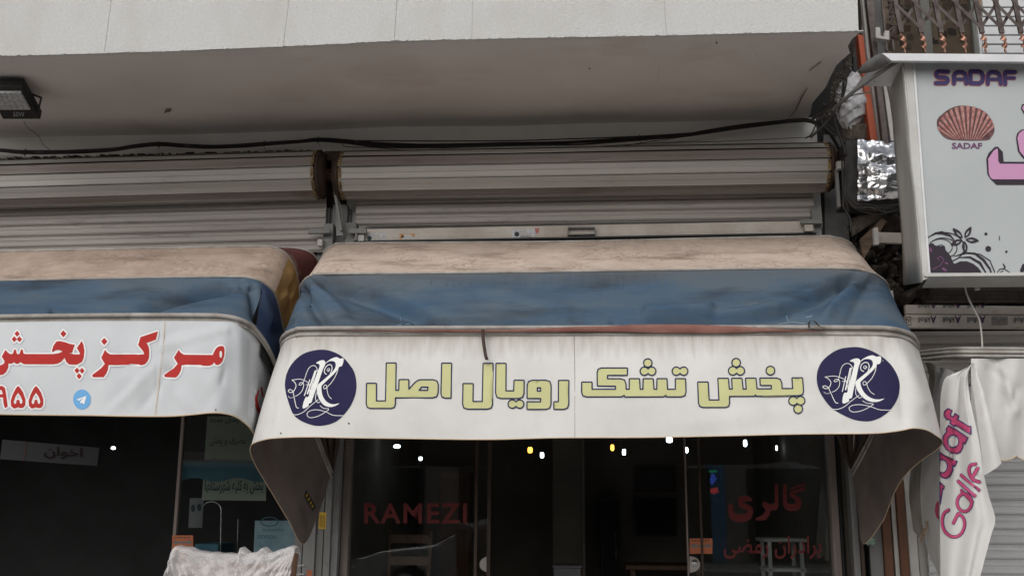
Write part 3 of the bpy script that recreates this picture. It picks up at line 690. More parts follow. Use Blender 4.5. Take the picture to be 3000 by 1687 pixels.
def drum_end(par, c, s, r=.2):
    t = MB().lathe(c, [(.03,0),(r-.006,0),(r-.006,s*.02),(r-.03,s*.02),(r-.03,s*.05),(.05,s*.05),(.05,s*.12),(0,s*.12)], 32, 'x'); obj('end_disc', t, M['dark_brown'], par)
def curtain(par, left, right, top_z0, top_z1, pitch, n, Y, m='shutter_dark', seed=1):
    """n interlocking slats hanging below z=top (left/right ends given as x)"""
    rnd = random.Random(seed)
    for k in range(n):
        h = pitch; mb = MB(); prof = [(0,0),(.05,-.002),(.12,-.012),(.32,-.014),(.36,-.009),(.42,-.009),(.46,-.014),(.78,-.015),(.90,-.006),(.96,.004),(1.0,.004)]
        j = rnd.uniform(-.0015, .0015)
        A = [Vector((left, Y+d+j, top_z0 - (k+t)*h)) for t, d in prof]; Bq = [Vector((right, Y+d-j, top_z1 - (k+t)*h)) for t, d in prof]
        mb.grid([A, Bq]); obj('slat', mb, M[m], par, smooth=False)
# ---- right shutter (above the main awning)
YD = 7.72
sr = thing('roller_shutter', at(1715, 560, YD), 'rolled shutter with the peeling stickers on its bottom bar, right of the pier bracket', 'roller shutter', 'roller shutters above the shopfronts'); ORG[sr] = Vector(sr.location)
pl, pr = at(1008, 515, YD), at(2416, 491, YD)
drum(sr, pl, pr, phase=.12); drum_end(sr, pl - Vector((.012,0,0)), -1); drum_end(sr, pr + Vector((.012,0,0)), 1)
YC = 7.86
cl, cr = at(1042, 640, YC), at(2384, 612, YC)
zt0, zt1 = at(1042, 574, YC).z, at(2384, 551, YC).z
curtain(sr, cl.x, cr.x, zt0+.01, zt1+.01, .088, 3, YC, 'shutter_dark')
b0, b1 = at(1042, 675, YC-.03), at(2384, 650, YC-.03); h = .105
mb = MB(); prof = [(0,0),(0,.03),(-.03,.034),(-.07,.034),(-.1,.03),(-.105,0)]
A = [b0 + Vector((0,-d,z)) for z, d in prof]; Bq = [b1 + Vector((0,-d,z)) for z, d in prof]
mb.grid([A, Bq]); bar = obj('bottom_bar', mb, M['shutter_bar'], sr, smooth=False)
mb = MB(); u0, u1 = b0+Vector((0,-.04,-.108)), b1+Vector((0,-.04,-.108)); mb.beam(u0, u1, .05, .012); obj('seal_and_gap_shade', mb, M['black'], bar)
for pts, m_, seed in (([(1073,690),(1092,681),(1130,683),(1128,697),(1133,711),(1100,712),(1073,713)], 'sticker_white', 1), ([(1170,684),(1216,684),(1212,700),(1218,708),(1185,706),(1171,699)], 'sticker_orange', 2), ([(1498,675),(1520,672),(1577,668),(1572,686),(1556,699),(1530,701),(1500,702)], 'sticker_white', 3)):
    st = obj('sticker', project(poly(pts), YC-.066, 0), M[m_], bar)
    cx = sum(p[0] for p in pts)/len(pts); cy = sum(p[1] for p in pts)/len(pts)
    rr = random.Random(seed); tear = [(cx-22,cy+6),(cx-8,cy-10),(cx+4,cy-12),(cx+14,cy-3),(cx+24,cy+5),(cx+20,cy+13),(cx-10,cy+14)]
    q = obj('torn_paper', project(poly([(a+rr.uniform(-3,3), b+rr.uniform(-2,2)) for a, b in tear]), YC-.069, 0), M['offwhite'], st)
    obj('sticker_print', project(shape([circ(cx-22, cy, 7)]) if seed != 2 else shape([circ(cx-16,cy-4,4)]), YC-.0705, 0), M['poster_text'], st)
    obj('print', project(trect('nlnnlun', cx-12, cy+2, cx+20, cy+11), YC-.0705, 0), M['poster_text'], st)
obj('sticker_red_corner', project(poly([(1566,670),(1579,668),(1577,682),(1570,684)]), YC-.0675, 0), M['sign_red'], bar)
hd = obj('handle', at_box(1663, 664, 1743, 690, YC-.075, .008), M['shutter_bar'], bar)
mb = MB(); a, b = at(1663, 667, YC-.10), at(1743, 667, YC-.10); mb.beam(a, b, .03, .012); mb.beam(at(1663,688,YC-.09), at(1743,686,YC-.09), .02, .008)
mb.beam(at(1664,667,YC-.10), at(1664,688,YC-.09), .008, .03); mb.beam(at(1742,667,YC-.10), at(1742,688,YC-.09), .008, .03); obj('handle_lip', mb, M['grey_paint'], hd)
# guides, brackets and locks
def bits(par, L):
    for nm, x0, y0, x1, y1, Y, d, m_ in L: bevel(obj(nm, at_box(x0, y0, x1, y1, Y, d), M[m_], par), .004)
bits(sr, [('guide_rail',1012,652,1040,760,7.80,.1,'grey_paint'),('bracket_arm',1021,669,1073,683,7.73,.03,'grey_paint'),('lock_block',1044,688,1066,706,7.75,.05,'offwhite'),
          ('guide_rail',2377,611,2410,700,7.80,.1,'grey_paint'),('bracket_arm',2345,643,2410,655,7.73,.03,'grey_paint'),('lock_block',2357,658,2384,677,7.73,.06,'shutter_bar'),
          ('hinge_pin',1040,683,1046,704,7.73,.03,'grey_paint')])
bevel(obj('support_arm', at_box(2452, 472, 2492, 494, 7.42, .05), M['offwhite'], sr), .004); bevel(obj('support_post', at_box(2448, 494, 2464, 606, 7.48, .05), M['grey_paint'], sr), .004)
bits(sr, [('bearing_plate',2424,420,2446,470,7.75,.15,'grey_wall')])
# ---- left shutter
slf = thing('roller_shutter', at(450, 560, YD), 'rolled shutter at the left edge, its curtain showing pale slats without stickers', 'roller shutter', 'roller shutters above the shopfronts'); ORG[slf] = Vector(slf.location)
pl, pr = at(-120, 543, YD), at(934, 513, YD)
drum(slf, pl, pr, phase=.12); drum_end(slf, pr + Vector((.012,0,0)), 1)
curtain(slf, at(-120,640,YC).x, at(955,650,YC).x, at(-60,606,YC).z, at(950,577,YC).z, .092, 5, YC, 'shutter_dark', 2)
bits(slf, [('guide_rail',948,655,972,760,7.80,.1,'grey_paint'),('bracket_arm',903,670,966,683,7.73,.03,'grey_paint'),('lock_block',930,700,944,720,7.75,.05,'offwhite')])
ct = thing('bearing_bracket', at(985, 600, 7.9), 'dark rusty steel bracket between the two shutter drums', 'bracket'); ORG[ct] = Vector(ct.location)
obj('backing', at_box(938, 446, 1010, 650, 7.97, .1), M['grime'], ct)
obj('axle', at_box(944, 500, 1004, 523, 7.70, .06), M['frame_brown'], ct)
obj('web', at_box(976, 600, 1012, 760, 7.9, .06), M['grey_paint'], ct)
obj('strut', MB().beam(at(975, 526, 7.70), at(1000, 676, 7.72), .02, .02), M['grey_paint'], ct)
mb = MB().slab([at(x, y, 7.74) for x, y in ((984,560),(1004,620),(1004,690),(985,690))], (0,.02,0)); obj('gusset', mb, M['grey_wall'], ct)
obj('cap', at_box(950, 443, 1000, 470, 7.72, .2), M['dark_brown'], ct)
# crumbling mortar above the left drum
mb = MB(); random.seed(5)
for k in range(90):
    px = -40 + k*11; y = float(np.interp(px, [0, 932], [467, 443])); p = at(px, y + random.uniform(-3, 3), 7.86); w = random.uniform(.008, .022)
    mb.box(p - Vector((w, .02, .003)), p + Vector((w, .08, .005)))
tag(solo('mortar_crumbs', mb, M['grime'], None, None), 'crumbled dark mortar edge above the left shutter drum', 'mortar', kind='stuff')

# ================================================================== awnings
def hoop(front, pivL, pivR, nf=320, na=16):
    F = catmull([at(*p) for p in front], nf); out = []
    if pivL is not None: out += [lerp(pivL, F[0], k/na) for k in range(na)]
    out += F
    if pivR is not None: out += [lerp(F[-1], pivR, (k+1)/na) for k in range(na)]
    return out
def seg_s(px, py, L):
    best, sg = 1e9, 1
    for (x0, y0), (x1, y1) in zip(L, L[1:]):
        dx, dy = x1-x0, y1-y0; t = max(0, min(1, ((px-x0)*dx+(py-y0)*dy)/(dx*dx+dy*dy))); q = math.hypot(px-x0-t*dx, py-y0-t*dy)
        if q < best: best = q; sg = 1 if py > y0+t*dy else -1
    return best, sg
def seg_d(px, py, L):
    best = 1e9
    for (x0, y0), (x1, y1) in zip(L, L[1:]):
        dx, dy = x1-x0, y1-y0; t = max(0, min(1, ((px-x0)*dx+(py-y0)*dy)/(dx*dx+dy*dy))); best = min(best, math.hypot(px-x0-t*dx, py-y0-t*dy))
    return best
MCI = MC.transposed()
def topx(p):
    q = MCI @ (p - EYE); return 1500 - 3000*q.x/q.z, 843.5 + 3000*q.y/q.z
def dent(rows, folds):
    """push cloth in or out along creases: (polyline, width, depth) measured on the cloth"""
    n, m = len(rows), len(rows[0]); new = []
    for i in range(n):
        nr = []
        for j in range(m):
            p = rows[i][j]; a = rows[min(i+6,n-1)][j]-rows[max(i-6,0)][j]; b = rows[i][min(j+8,m-1)]-rows[i][max(j-8,0)]
            nn = a.cross(b); nn = nn.normalized() if nn.length > 1e-9 else Vector((0,-1,0))
            if nn.y > 0: nn = -nn
            x, y = topx(p); s = 0
            for L, w, d in folds:
                e, sg_ = seg_s(x, y, L)
                if d < -.03: w = w*(.68 if sg_ < 0 else 1.3)      # deep folds: steep lip above, slack cloth below
                if e < 3*w: s += d*math.exp(-(e/w)**2)
            ed = min(1, min(j, m-1-j)/max(3, m*.14))
            nr.append(p + nn*s*ed)
        new.append(nr)
    return new
def panel(name, hA, hB, i0, i1, rows, mat_, par, folds=(), sag=.012, eps=.0):
    G = []
    for i in range(i0, i1+1):
        r = []
        for j in range(rows):
            t = j/(rows-1); p = lerp(hA[i], hB[i], t); p.z -= sag*math.sin(math.pi*t); p.z += .012*noise.noise(Vector((p.x*2.2, p.y*5, p.z*5)))*math.sin(math.pi*t); r.append(p)
        G.append(r)
    if folds: G = dent(G, folds)
    return obj(name, MB().grid(G), mat_, par)
def bvh(o, par_org=None):
    return BVHTree.FromPolygons([v.co + ORG[o] for v in o.data.vertices], [tuple(p.vertices) for p in o.data.polygons])

# the cloth's own coordinates start at the awning pivot (about z 1.9)
az = at(1700, 850, 7.9).z; az2 = at(300, 850, 7.9).z
M['cream'] = stained('cream_cloth', (.58,.48,.41), (.49,.395,.33), (.25,.19,.155), (.23,.16,.12), 3.30-az+.17, 3.62-az+.17)
M['cream_left'] = stained('cream_cloth_left', (.47,.37,.30), (.38,.29,.235), (.22,.165,.13), (.23,.16,.12), 3.18-az2+.17, 3.58-az2+.17)
# ---------------- main awning
aw = thing('awning', at(1700, 850, 7.9), 'cream and blue folding awning with a white banner of yellow lettering and two round emblems', 'awning', 'folding awnings over the shopfronts'); ORG[aw] = Vector(aw.location)
pivL, pivR = at(972, 1378, 7.9), at(2497, 1372, 7.9)
r1 = hoop([(938,772,7.70),(947,748,7.63),(958,730,7.58),(982,718,7.55),(1008,714,7.54),(1279,711.5,7.54),(1700,708,7.54),(2088,699,7.54),(2399,693,7.54),(2438,695,7.54),(2476,704,7.55),(2500,722,7.58),(2510,745,7.65),(2515,775,7.72)], pivL, pivR)
r2 = hoop([(880,862,6.98),(880,848,6.9),(883,835,6.84),(899,815,6.76),(926,807,6.71),(959,804,6.7),(1411,800,6.7),(1700,796,6.7),(2243,788,6.7),(2476,788,6.7),(2527,794,6.71),(2566,805,6.76),(2593,825,6.84),(2603,845,6.95),(2607,866,7.05)], pivL, pivR)
r3 = hoop([(826,1000,6.5),(828,985,6.42),(843,970,6.3),(870,960,6.22),(913,956.5,6.2),(1300,955,6.2),(1750,954,6.2),(2200,953,6.2),(2535,954,6.2),(2600,956,6.2),(2640,963,6.26),(2672,977,6.34),(2684,997,6.44),(2688,1010,6.52)], pivL, pivR)
N = len(r1)-1
panel('cream_cover', r1, r2, 8, N-8, 26, M['cream'], aw, [([(960,760),(1400,775),(2400,745)], 14, -.006)], .012)
bluefolds = [(L_, w_*1.15, d_*2.9) for L_, w_, d_ in [([(960,812),(1040,840),(1150,880),(1300,950)], 22, -.040), ([(905,815),(1010,930)], 18, .014), ([(1000,800),(1200,845),(1500,890),(1700,935)], 20, -.012), ([(890,850),(960,950)], 14, -.02), ([(1130,830),(1450,865),(1650,920)], 26, .012),
             ([(2510,798),(2400,860),(2280,905),(2150,925),(1950,940),(1800,952)], 17, -.034), ([(2500,800),(2300,868),(2100,900)], 14, -.018), ([(2540,800),(2440,900),(2410,950)], 16, .018), ([(2555,810),(2480,950)], 22, -.014), ([(2450,820),(2200,900),(1900,915)], 15, .015),
             ([(2320,925),(2380,935)], 9, .010), ([(1180,945),(1225,930)], 8, .010)]]
panel('blue_cover', r2, r3, 2, N-2, 100, edge_dirt('blue_cloth', M['blue'], at(1500,805,6.7).z-az, .12, (.10,.11,.12)), aw, bluefolds, .018)
for hname, h_ in (('rib', r1), ('rib', r2)):
    obj('rib_piping', MB().tube([p + Vector((0,-.004,.002)) for p in h_], .008, 6), M['rail'], aw, smooth=True)
# front rail: two tubes with a dirty band between
def down(h_, d, fy=0): return [p + Vector((0, fy, -d)) for p in h_]
obj('front_rail', MB().tube(down(r3, .012, -.004), .014, 10), M['rail'], aw, smooth=True)
obj('rail_band', MB().grid([[p, q] for p, q in zip(down(r3, .012, .008), down(r3, .060, .008))]), M['rail'], aw)
obj('lower_rail', MB().tube(down(r3, .052, .0), .011, 10), M['rail'], aw, smooth=True)
# reddish binding that has slipped out along the rail
def binding():
    F = []; px = [1010,1080,1200,1400,1500,1600,1720,1780,1850,1920,2000,2080,2160,2230,2300,2380,2420]
    up = [966,967,965,966,965,960,956,955,951,950,950,952,956,960,965,968,969]; lo = [968,970,972,974,973,973,972,972,973,975,975,976,975,972,973,972,970]
    for i, x in enumerate(np.linspace(1010, 2420, 110)):
        a = float(np.interp(x, px, up)); b = float(np.interp(x, px, lo)); w = math.sin(i*.55)*.006
        F.append([at(x, a, 6.175), at(x, a*.6+b*.4, 6.155 + w), at(x, b, 6.172+w*.3)])
    return F
obj('red_binding', MB().grid(binding()), M['trim_red'], aw)
# valance
T = [(at(972,1378,7.88)), lerp(at(826,1012,6.5), pivL, .5), at(823,1030,6.58)] 
Bm = [(957,1425,7.85),(933,1499,7.75),(889,1592,7.55),(843,1520,7.25),(791,1433,6.98),(751,1365,6.70),(735,1328,6.50),(734,1312,6.36),(742,1299,6.22),(772,1288,6.12),(810,1282.5,6.08),(900,1279.5,6.07),(1029,1282,6.07),(1200,1284.5,6.07),(1430,1287,6.07),(1627,1282,6.07),(1874,1281,6.07),(2100,1277,6.07),(2300,1272,6.07),(2445,1270,6.07),(2560,1269,6.07),(2630,1262,6.07),(2676,1254,6.08),(2715,1260,6.14),(2745,1277,6.24),(2761,1290,6.36),(2757,1303,6.46),(2738,1322,6.56),(2709,1340,6.68),(2660,1382,6.9),(2627,1428,7.1),(2603,1484,7.32),(2582,1532,7.55),(2529,1592,7.8),(2515,1500,7.85),(2504,1420,7.87)]
# matching top stations
cL, cR = at(825,1016,6.5), at(2689,1018,6.5)
Tt = [lerp(pivL, cL, t) for t in (.0,.06,.12,.35,.6,.8,.93)] + [at(825,1016,6.5), at(832,1001,6.36), at(843,996,6.28), at(862,989,6.22), at(900,984,6.2)] + \
     [at(x, y, 6.2) for x, y in ((1029,983),(1200,983),(1430,984),(1627,984),(1874,982),(2100,981),(2300,981),(2445,981),(2535,981))] + \
     [at(2590,984,6.2), at(2625,987,6.23), at(2650,991,6.28), at(2672,1001,6.36), at(2689,1018,6.5)] + [lerp(cR, pivR, t) for t in (.08,.16,.28,.42,.56,.70,.84,.95,.98,1.0)]
assert len(Tt) == len(Bm), (len(Tt), len(Bm))
def loft(Tt, Bw, sub, rows, fn=None):
    """resample both rims station by station (so corners stay paired) and loft"""
    def rs(L):
        P = np.array([list(p) for p in L]); P = np.vstack([2*P[0]-P[1], P, 2*P[-1]-P[-2]]); out = []
        for i in range(1, len(P)-2):
            k = sub[i-1]
            for t in np.linspace(0, 1, k, endpoint=False):
                a, b, c, d = P[i-1:i+3]; out.append(Vector(.5*((2*b)+(-a+c)*t+(2*a-5*b+4*c-d)*t*t+(-a+3*b-3*c+d)*t**3)))
        out.append(Vector(P[-2])); return out
    A, Bq = rs(Tt), rs(Bw); G = []
    for i, (a, b) in enumerate(zip(A, Bq)):
        G.append([lerp(a, b, j/(rows-1)) for j in range(rows)])
    return G
Bw = [at(*p) for p in Bm]
sub = [5]*11 + [12]*9 + [6]*(len(Bm)-1-20)
G = loft(Tt, Bw, sub, 30)
for i, r in enumerate(G):
    for j in range(len(r)):
        t = j/(len(r)-1); r[j].y += (.006*noise.noise(r[j]*3.0) + .003*abs(noise.noise(Vector((r[j].x*7, r[j].z*9, 4)))))*math.sin(math.pi*min(1, t*1.1+.02)*.95) + (.010*math.sin(i*.13+1) + .005*math.sin(i*.37+t*2))*math.sin(math.pi*t*.9) - .02*math.sin(math.pi*t)
vf = [([(2560,990),(2500,1040),(2470,1060)], 18, .010), ([(2620,1000),(2660,1090),(2700,1180)], 20, .02), ([(2590,1010),(2640,1120),(2655,1240)], 16, -.022), ([(2560,1262),(2480,1215),(2400,1262)], 26, .012), ([(2640,1250),(2560,1180),(2480,1060)], 30, -.012),
      ([(850,1000),(790,1270)], 16, -.016), ([(868,995),(820,1150),(800,1280)], 14, .014), ([(1270,1280),(1230,1230)], 14, .005), ([(1436,985),(1440,1280)], 5, -.002),
      ([(1900,1270),(2200,1215),(2400,1190)], 30, .006)]
G = dent(G, vf)
zv = at(1500, 985, 6.2).z - az
val = obj('banner', MB().grid(G), edge_dirt('banner_cloth', M['valance'], zv, .14, (.36,.33,.29)), aw); vb = bvh(val)
brow = [r[-1] for r in G]; obj('hem', MB().tube([p + Vector((0,-.002,0)) for p in brow], .003, 6), M['hem'], val, smooth=True)
# seams and eyelets
obj('seam', project(shape([], [], [([(1682,986),(1684,1100),(1684,1279)], .7)], g=20), vb, .0035), M['dirt'], val)
for x, y in ((823,1269),(1022,1240)): obj('eyelet', project(shape([circ(x, y, 2.4)]), vb, .003), M['grime'], val)
# grime washed down under the rail
random.seed(11); stk = []
for k in range(90):
    x = random.choice([random.uniform(860, 1500), random.uniform(1400, 2100), random.uniform(1650, 2560)]); L_ = random.expovariate(1/9)+2; w = random.uniform(.5, 1.3)
    stk.append(([(x, 986), (x+random.uniform(-1,1), 986+min(L_, 34))], [w, .3]))
ds = MB()
for s_ in stk:
    (x0, y0), (x1, y1) = s_[0]; w = s_[1][0]
    q = project(([Vector((x0-w,y0)),Vector((x0+w,y0)),Vector((x1+.3,y1)),Vector((x1-.3,y1))], [(0,1,2,3)]), vb, .0012); ds.add(q.v, q.f)
o = obj('grime_streaks', ds, mat('grime_streak', (.52,.49,.44), .9, (.36,.33,.28), 40, .9), val); o['kind'] = 'stuff'
# strap hanging over the rail
pts = [at(1414,966,6.14), at(1415,990,6.12), at(1418,1015,6.11), at(1422,1040,6.1), at(1426,1054,6.09)]
mb = MB()
mb.grid([[p - Vector((.009-.0,0,0)), p + Vector((.011,0,0))] for p in catmull(pts, 14)]); o = obj('strap', mb, M['dark_brown'], aw); o.modifiers.new('t','SOLIDIFY').thickness = .003
obj('strap', MB().grid([[p - Vector((.006,.0,.0)), p + Vector((.006,.012,.004))] for p in catmull([at(2371,961,6.16), at(2371,946,6.16), at(2377,940,6.15), at(2388,942,6.14), at(2400,955,6.13), at(2418,962,6.14)], 20)]), M['dark_brown'], aw)
# small nicks in the blue cover
bcv = [o for o in aw.children if o.name.startswith('blue_cover')][0]; bb_ = bvh(bcv)
nick = mat('nick', (.24,.34,.42), .8)
for P in ([(1175,938),(1174,930),(1177,948)], [(1196,948),(1202,952)], [(2304,925),(2307,937),(2312,942)], [(2362,930),(2378,926)], [(1165,953),(1195,950),(1225,953)], [(2280,950),(2320,944),(2360,948)]):
    obj('frayed_nick', project(shape([], [], [(P, .7)]), bb_, .002), nick, bcv)
bst = mat('blue_stain', (.06,.085,.12), .9)
for k, (x, y) in enumerate(((1264,829),(1310,835),(1347,834),(1382,832),(1330,836))): obj('faint_stain', project(shape([blob(x, y, 2.4, 6, k+1)]), bb_, .0015), bst, bcv)
# folded cloth and struts at the pivots
for pv, xs, nm in ((pivL, (935,950,962,978,992), 'folded_cloth'), (pivR, (2452,2472,2492,2515,2545), 'folded_cloth')):
    for i, x in enumerate(xs):
        a = at(x, 1255, 7.35 + .1*(i % 2)); mb = MB().grid([[lerp(a, pv, t) + Vector((-.02+.006*t, .02*(-1)**i, 0)), lerp(a, pv, t) + Vector((0, -.02, 0)), lerp(a, pv, t) + Vector((.022-.01*t, .02, 0))] for t in (0,.25,.5,.75,1)])
        obj(nm, mb, M['dark_brown'], aw)
def gn(i, j):
    a = G[min(i+1,len(G)-1)][j]-G[max(i-1,0)][j]; b = G[i][min(j+1,29)]-G[i][max(j-1,0)]; n_ = a.cross(b); return n_.normalized() if n_.length > 1e-9 else Vector((0,1,0))
sgn = .004 if gn(len(G)//2, 15).y > 0 else -.004
lin = [[G[i][j] + gn(i, j)*sgn for j in range(30)] for i in range(len(G))]
ln_ = obj('lining', MB().grid(lin), M['lining'], val)
lb = bvh(ln_)
obj('stripe_print', project(shape([[Vector(p) for p in ((896,1434),(924,1482),(914,1497),(890,1452))]]), lb, .004), M['poster_text'], ln_)
for x, y in ((2,4),(8,15),(14,26),(19,36)): obj('stripe_print', project(shape([[Vector((896+a, 1440+b)) for a, b in ((x,y),(x+2.5,y+5),(x-3,y+12),(x-5.5,y+7))]]), lb, .006), M['yellow_sticker'], ln_)
obj('letters_and_shadow', project(text_quad('ulnnlum', [(884,1478),(904,1530),(895,1542),(876,1490)], .01), lb, .004), M['print_and_letter_shadow'], ln_)
for L_ in ([(2540,1440),(2572,1378),(2578,1400),(2556,1440)], [(2552,1460),(2588,1410)], [(2590,1400),(2598,1360),(2606,1345)], [(2606,1338),(2618,1332),(2614,1400)], [(2566,1450),(2590,1432)]):
    obj('letters_and_shadow', project(shape([], [], [(L_, .9)], g=20), lb, .003), M['print_and_letter_shadow'], ln_)  # strokes painted for the outer letters' shadow showing through the cloth

# ---- yellow letters, traced as blocks with rounded corners
zA, zB, zC, zD = S(1040,1030,7.1556), S(1340,1030,7.1556), S(1680,1030,7.1556), S(2020,1030,7.1556)
def zf(z, L): return fillet([(z([p])[0].x, z([p])[0].y, (p[2] if len(p) > 2 else 14)/7.1556) for p in L])
def zc(z, x, y, r): q = z([(x, y)])[0]; return circ(q.x, q.y, r/7.1556, n=22)
letters = [
 ([zf(zA, [(245,665),(453,665),(453,1032,0),(643,1032,0),(658,240),(865,240),(858,812,0),(918,812,0),(925,587),(1130,587),(1132,790,0),(1240,665,40),(1330,590,70),(1750,590,110),(1742,968,110),(850,968,0),(850,1190,95),(238,1190,95)])], [zf(zA, [(1395,745,0),(1530,745,0),(1525,812,0),(1345,812,0)])]),
 ([zf(zA, [(1818,243),(2028,243),(2015,975),(1800,975,95)])], []),
 ([zf(zB, [(118,670),(333,670),(328,1045,0),(522,1045,0),(540,248),(750,248),(738,1205,105),(108,1205,105)])], []),
 ([zf(zB, [(810,248),(1022,248),(1018,822,0),(1180,822,0),(1187,600),(1400,600),(1395,982,110),(800,982,110)])], []),
 ([zc(zB,1150,1098,88), zc(zB,1305,1098,88)], []),
 ([zf(zB, [(1462,600,110),(1965,600,110),(1962,1210,105),(1458,1210),(1458,1050),(1742,1050,0),(1745,982,0),(1460,982)])], [zf(zB, [(1675,758,0),(1745,758,0),(1745,828,0),(1675,828,0)])]),
 ([zf(zB, [(2120,603),(2338,603),(2335,1210,105),(2022,1210),(2022,1050),(2118,1050,0)])], []),
 ([zf(zC, [(172,640),(390,640),(392,790,0),(880,790,0),(880,725,0),(500,722),(495,345,95),(1132,345),(1130,500),(715,500,0),(715,570,0),(1095,570,120),(1105,790,0),(1168,790,0),(1170,568),(1385,568),(1398,790,0),(1455,790,0),(1460,568),(1672,568),(1688,790,0),(1745,790,0),(1748,568),(1960,568),(1972,790,0),(2135,790,0),(2135,568),(2350,568),(2362,948,100),(1945,948,0),(1940,915,0),(1885,948,0),(1070,950,0),(1065,915,0),(1010,948,0),(172,950,100)])], []),
 ([zc(zC,1558,240,88), ], []), ([zc(zC,1485,412,88), zc(zC,1640,412,88)], []), ([zc(zC,2155,412,88), zc(zC,2310,412,88)], []),
 ([zf(zD, [(170,638),(390,638),(412,1012,0),(615,1012,0),(592,562),(815,562),(832,785,0),(892,785,0),(880,560),(1098,560),(1122,785,0),(1185,785,0),(1170,558),(1390,558),(1412,780,0),(1712,780,0),(1712,710,0),(1480,710),(1470,555),(1925,555,110),(1938,775,0),(2160,775,0),(2145,550),(2368,550),(2398,922,100),(1390,937,0),(1385,905,0),(1350,938,0),(835,940,0),(842,1170,95),(190,1170,95)])], []),
 ([zc(zD,975,235,90)], []), ([zc(zD,905,405,90), zc(zD,1062,405,90)], []), ([zc(zD,1693,400,92)], []),
 ([zc(zD,2170,1035,92), zc(zD,2325,1030,92)], []), ([zc(zD,2275,1200,92)], []),
]
for sol, hol in letters:
    fl = obj('yellow_letter', project(shape(sol, hol, g=11), vb, .003), M['yellow'], val)
    if len(sol) == 1: strokes = [(sol[0], 1.75, True)]
    else:                                   # two overlapping dots: outline only the union
        strokes = []
        for a in range(2):
            P = sol[a]; o_ = sol[1-a]; cx = sum(p.x for p in o_)/len(o_); cy = sum(p.y for p in o_)/len(o_); rr = (o_[0].x-cx)
            k0 = 0 if (sum(p.x for p in P)/len(P)) > cx else len(P)//2
            Q = [P[(k0+i) % len(P)] for i in range(-len(P)//2, len(P)//2+1)]; Q = [p for p in Q if math.hypot(p.x-cx, p.y-cy) > rr*.97]
            strokes.append((Q, 1.75))
    strokes += [(h_, 1.75, True) for h_ in hol]
    obj('letter_outline', project(shape([], [], strokes, g=14), vb, .005), M['navy_line'], fl)

# ---- round emblems
zE = S(2370,1000,5.797)
discR = smooth2([(740,97),(930,115),(1120,190),(1300,310),(1430,450),(1520,620),(1540,790),(1500,970),(1400,1140),(1250,1270),(1080,1345),(920,1355),(740,1320),(560,1240),(410,1150),(300,1040),(200,890),(145,750),(130,620),(150,480),(220,340),(350,220),(520,130)], 92, True)
discL = smooth2([(690,82),(880,110),(1050,195),(1180,330),(1270,480),(1302,680),(1280,850),(1210,1020),(1110,1160),(1000,1270),(850,1345),(650,1375),(480,1340),(330,1270),(220,1165),(140,950),(100,800),(88,660),(115,500),(180,360),(290,230),(450,130)], 88, True)
emP = [[(690,335),(760,295),(830,290),(868,320),(870,370),(845,430),(800,640),(785,700),(745,870),(725,960),(680,975),(675,1020),(575,1055),(570,960),(590,890),(610,870),(650,860),(690,700),(760,430),(770,380),(750,350)],
       [(870,340),(930,290),(1000,255),(1080,238),(1145,265),(1205,255),(1222,300),(1205,380),(1155,390),(1140,430),(1060,520),(960,610),(900,665),(872,700),(890,780),(930,860),(1000,930),(1090,975),(1190,985),(1280,968),(1200,1015),(1090,1030),(980,1000),(890,930),(830,850),(800,790),(785,700),(840,640),(940,560),(1010,500),(1070,430),(1085,370),(1060,320),(1000,300),(930,310),(880,345)]]
emS = [([(950,455),(972,440),(962,468),(930,452),(935,425),(965,418),(985,445)], 5), ([(930,510),(890,490),(878,440),(900,390),(950,360),(1000,370),(1022,430),(1000,520),(990,570)], 8),
       ([(1140,430),(1120,520),(1070,620),(1000,700),(940,745),(915,710),(940,680),(975,700),(1000,780),(1050,860),(1110,900)], 6), ([(750,470),(710,400),(650,372),(580,400),(540,470),(515,580),(490,660),(440,690),(420,670),(450,645),(500,650),(520,700),(500,780),(440,840),(390,860)], 6),
       ([(270,605),(400,590),(500,605),(600,650),(640,720),(660,800)], 6), ([(270,605),(330,640),(370,700),(340,780),(280,805),(230,775),(260,755),(320,780),(360,860),(410,970),(450,1040),(490,1048)], 7), ([(250,860),(290,888),(350,880)], 4),
       ([(620,600),(565,850)], 9), ([(700,460),(660,640),(620,820)], 14), ([(720,450),(690,640),(660,830)], 8), ([(560,680),(700,670)], 5),
       ([(400,1150),(480,1155),(600,1110),(720,1010),(850,915)], 6), ([(790,800),(795,900),(850,960),(890,950)], 6), ([(1410,1165),(1200,1160),(1050,1110),(900,1078),(780,1078),(690,1110),(680,1160),(740,1200),(850,1190),(960,1150),(1060,1090),(1100,1060),(980,1050),(910,1010)], 6)]
src = np.array([(868,320),(575,1055),(1222,300),(1280,968),(270,605),(1400,1165),(780,700),(400,1150)]); dst = np.array([(765,300),(395,1080),(1100,270),(1020,995),(210,590),(1075,1195),(610,720),(235,1180)])
AF, *_ = np.linalg.lstsq(np.hstack([src, np.ones((8,1))]), dst, rcond=None)
zF = S(820,1010,5.796)
def aff(L): return [tuple(np.array([p[0], p[1], 1]) @ AF) for p in L]
for disc, z, f in ((discR, zE, lambda L: L), (discL, zF, aff)):
    em = obj('round_emblem', project(shape([z(disc)], g=9), vb, .0022), M['navy'], val)
    sol = [z(smooth2(f(L), 70, True)) for L in emP]
    strokes = [(z(smooth2(f(L), 34)), r_/5.8*.85) for L, r_ in emS]
    obj('emblem_monogram', project(shape(sol, [], strokes, g=14), vb, .004), M['white_print'], em)

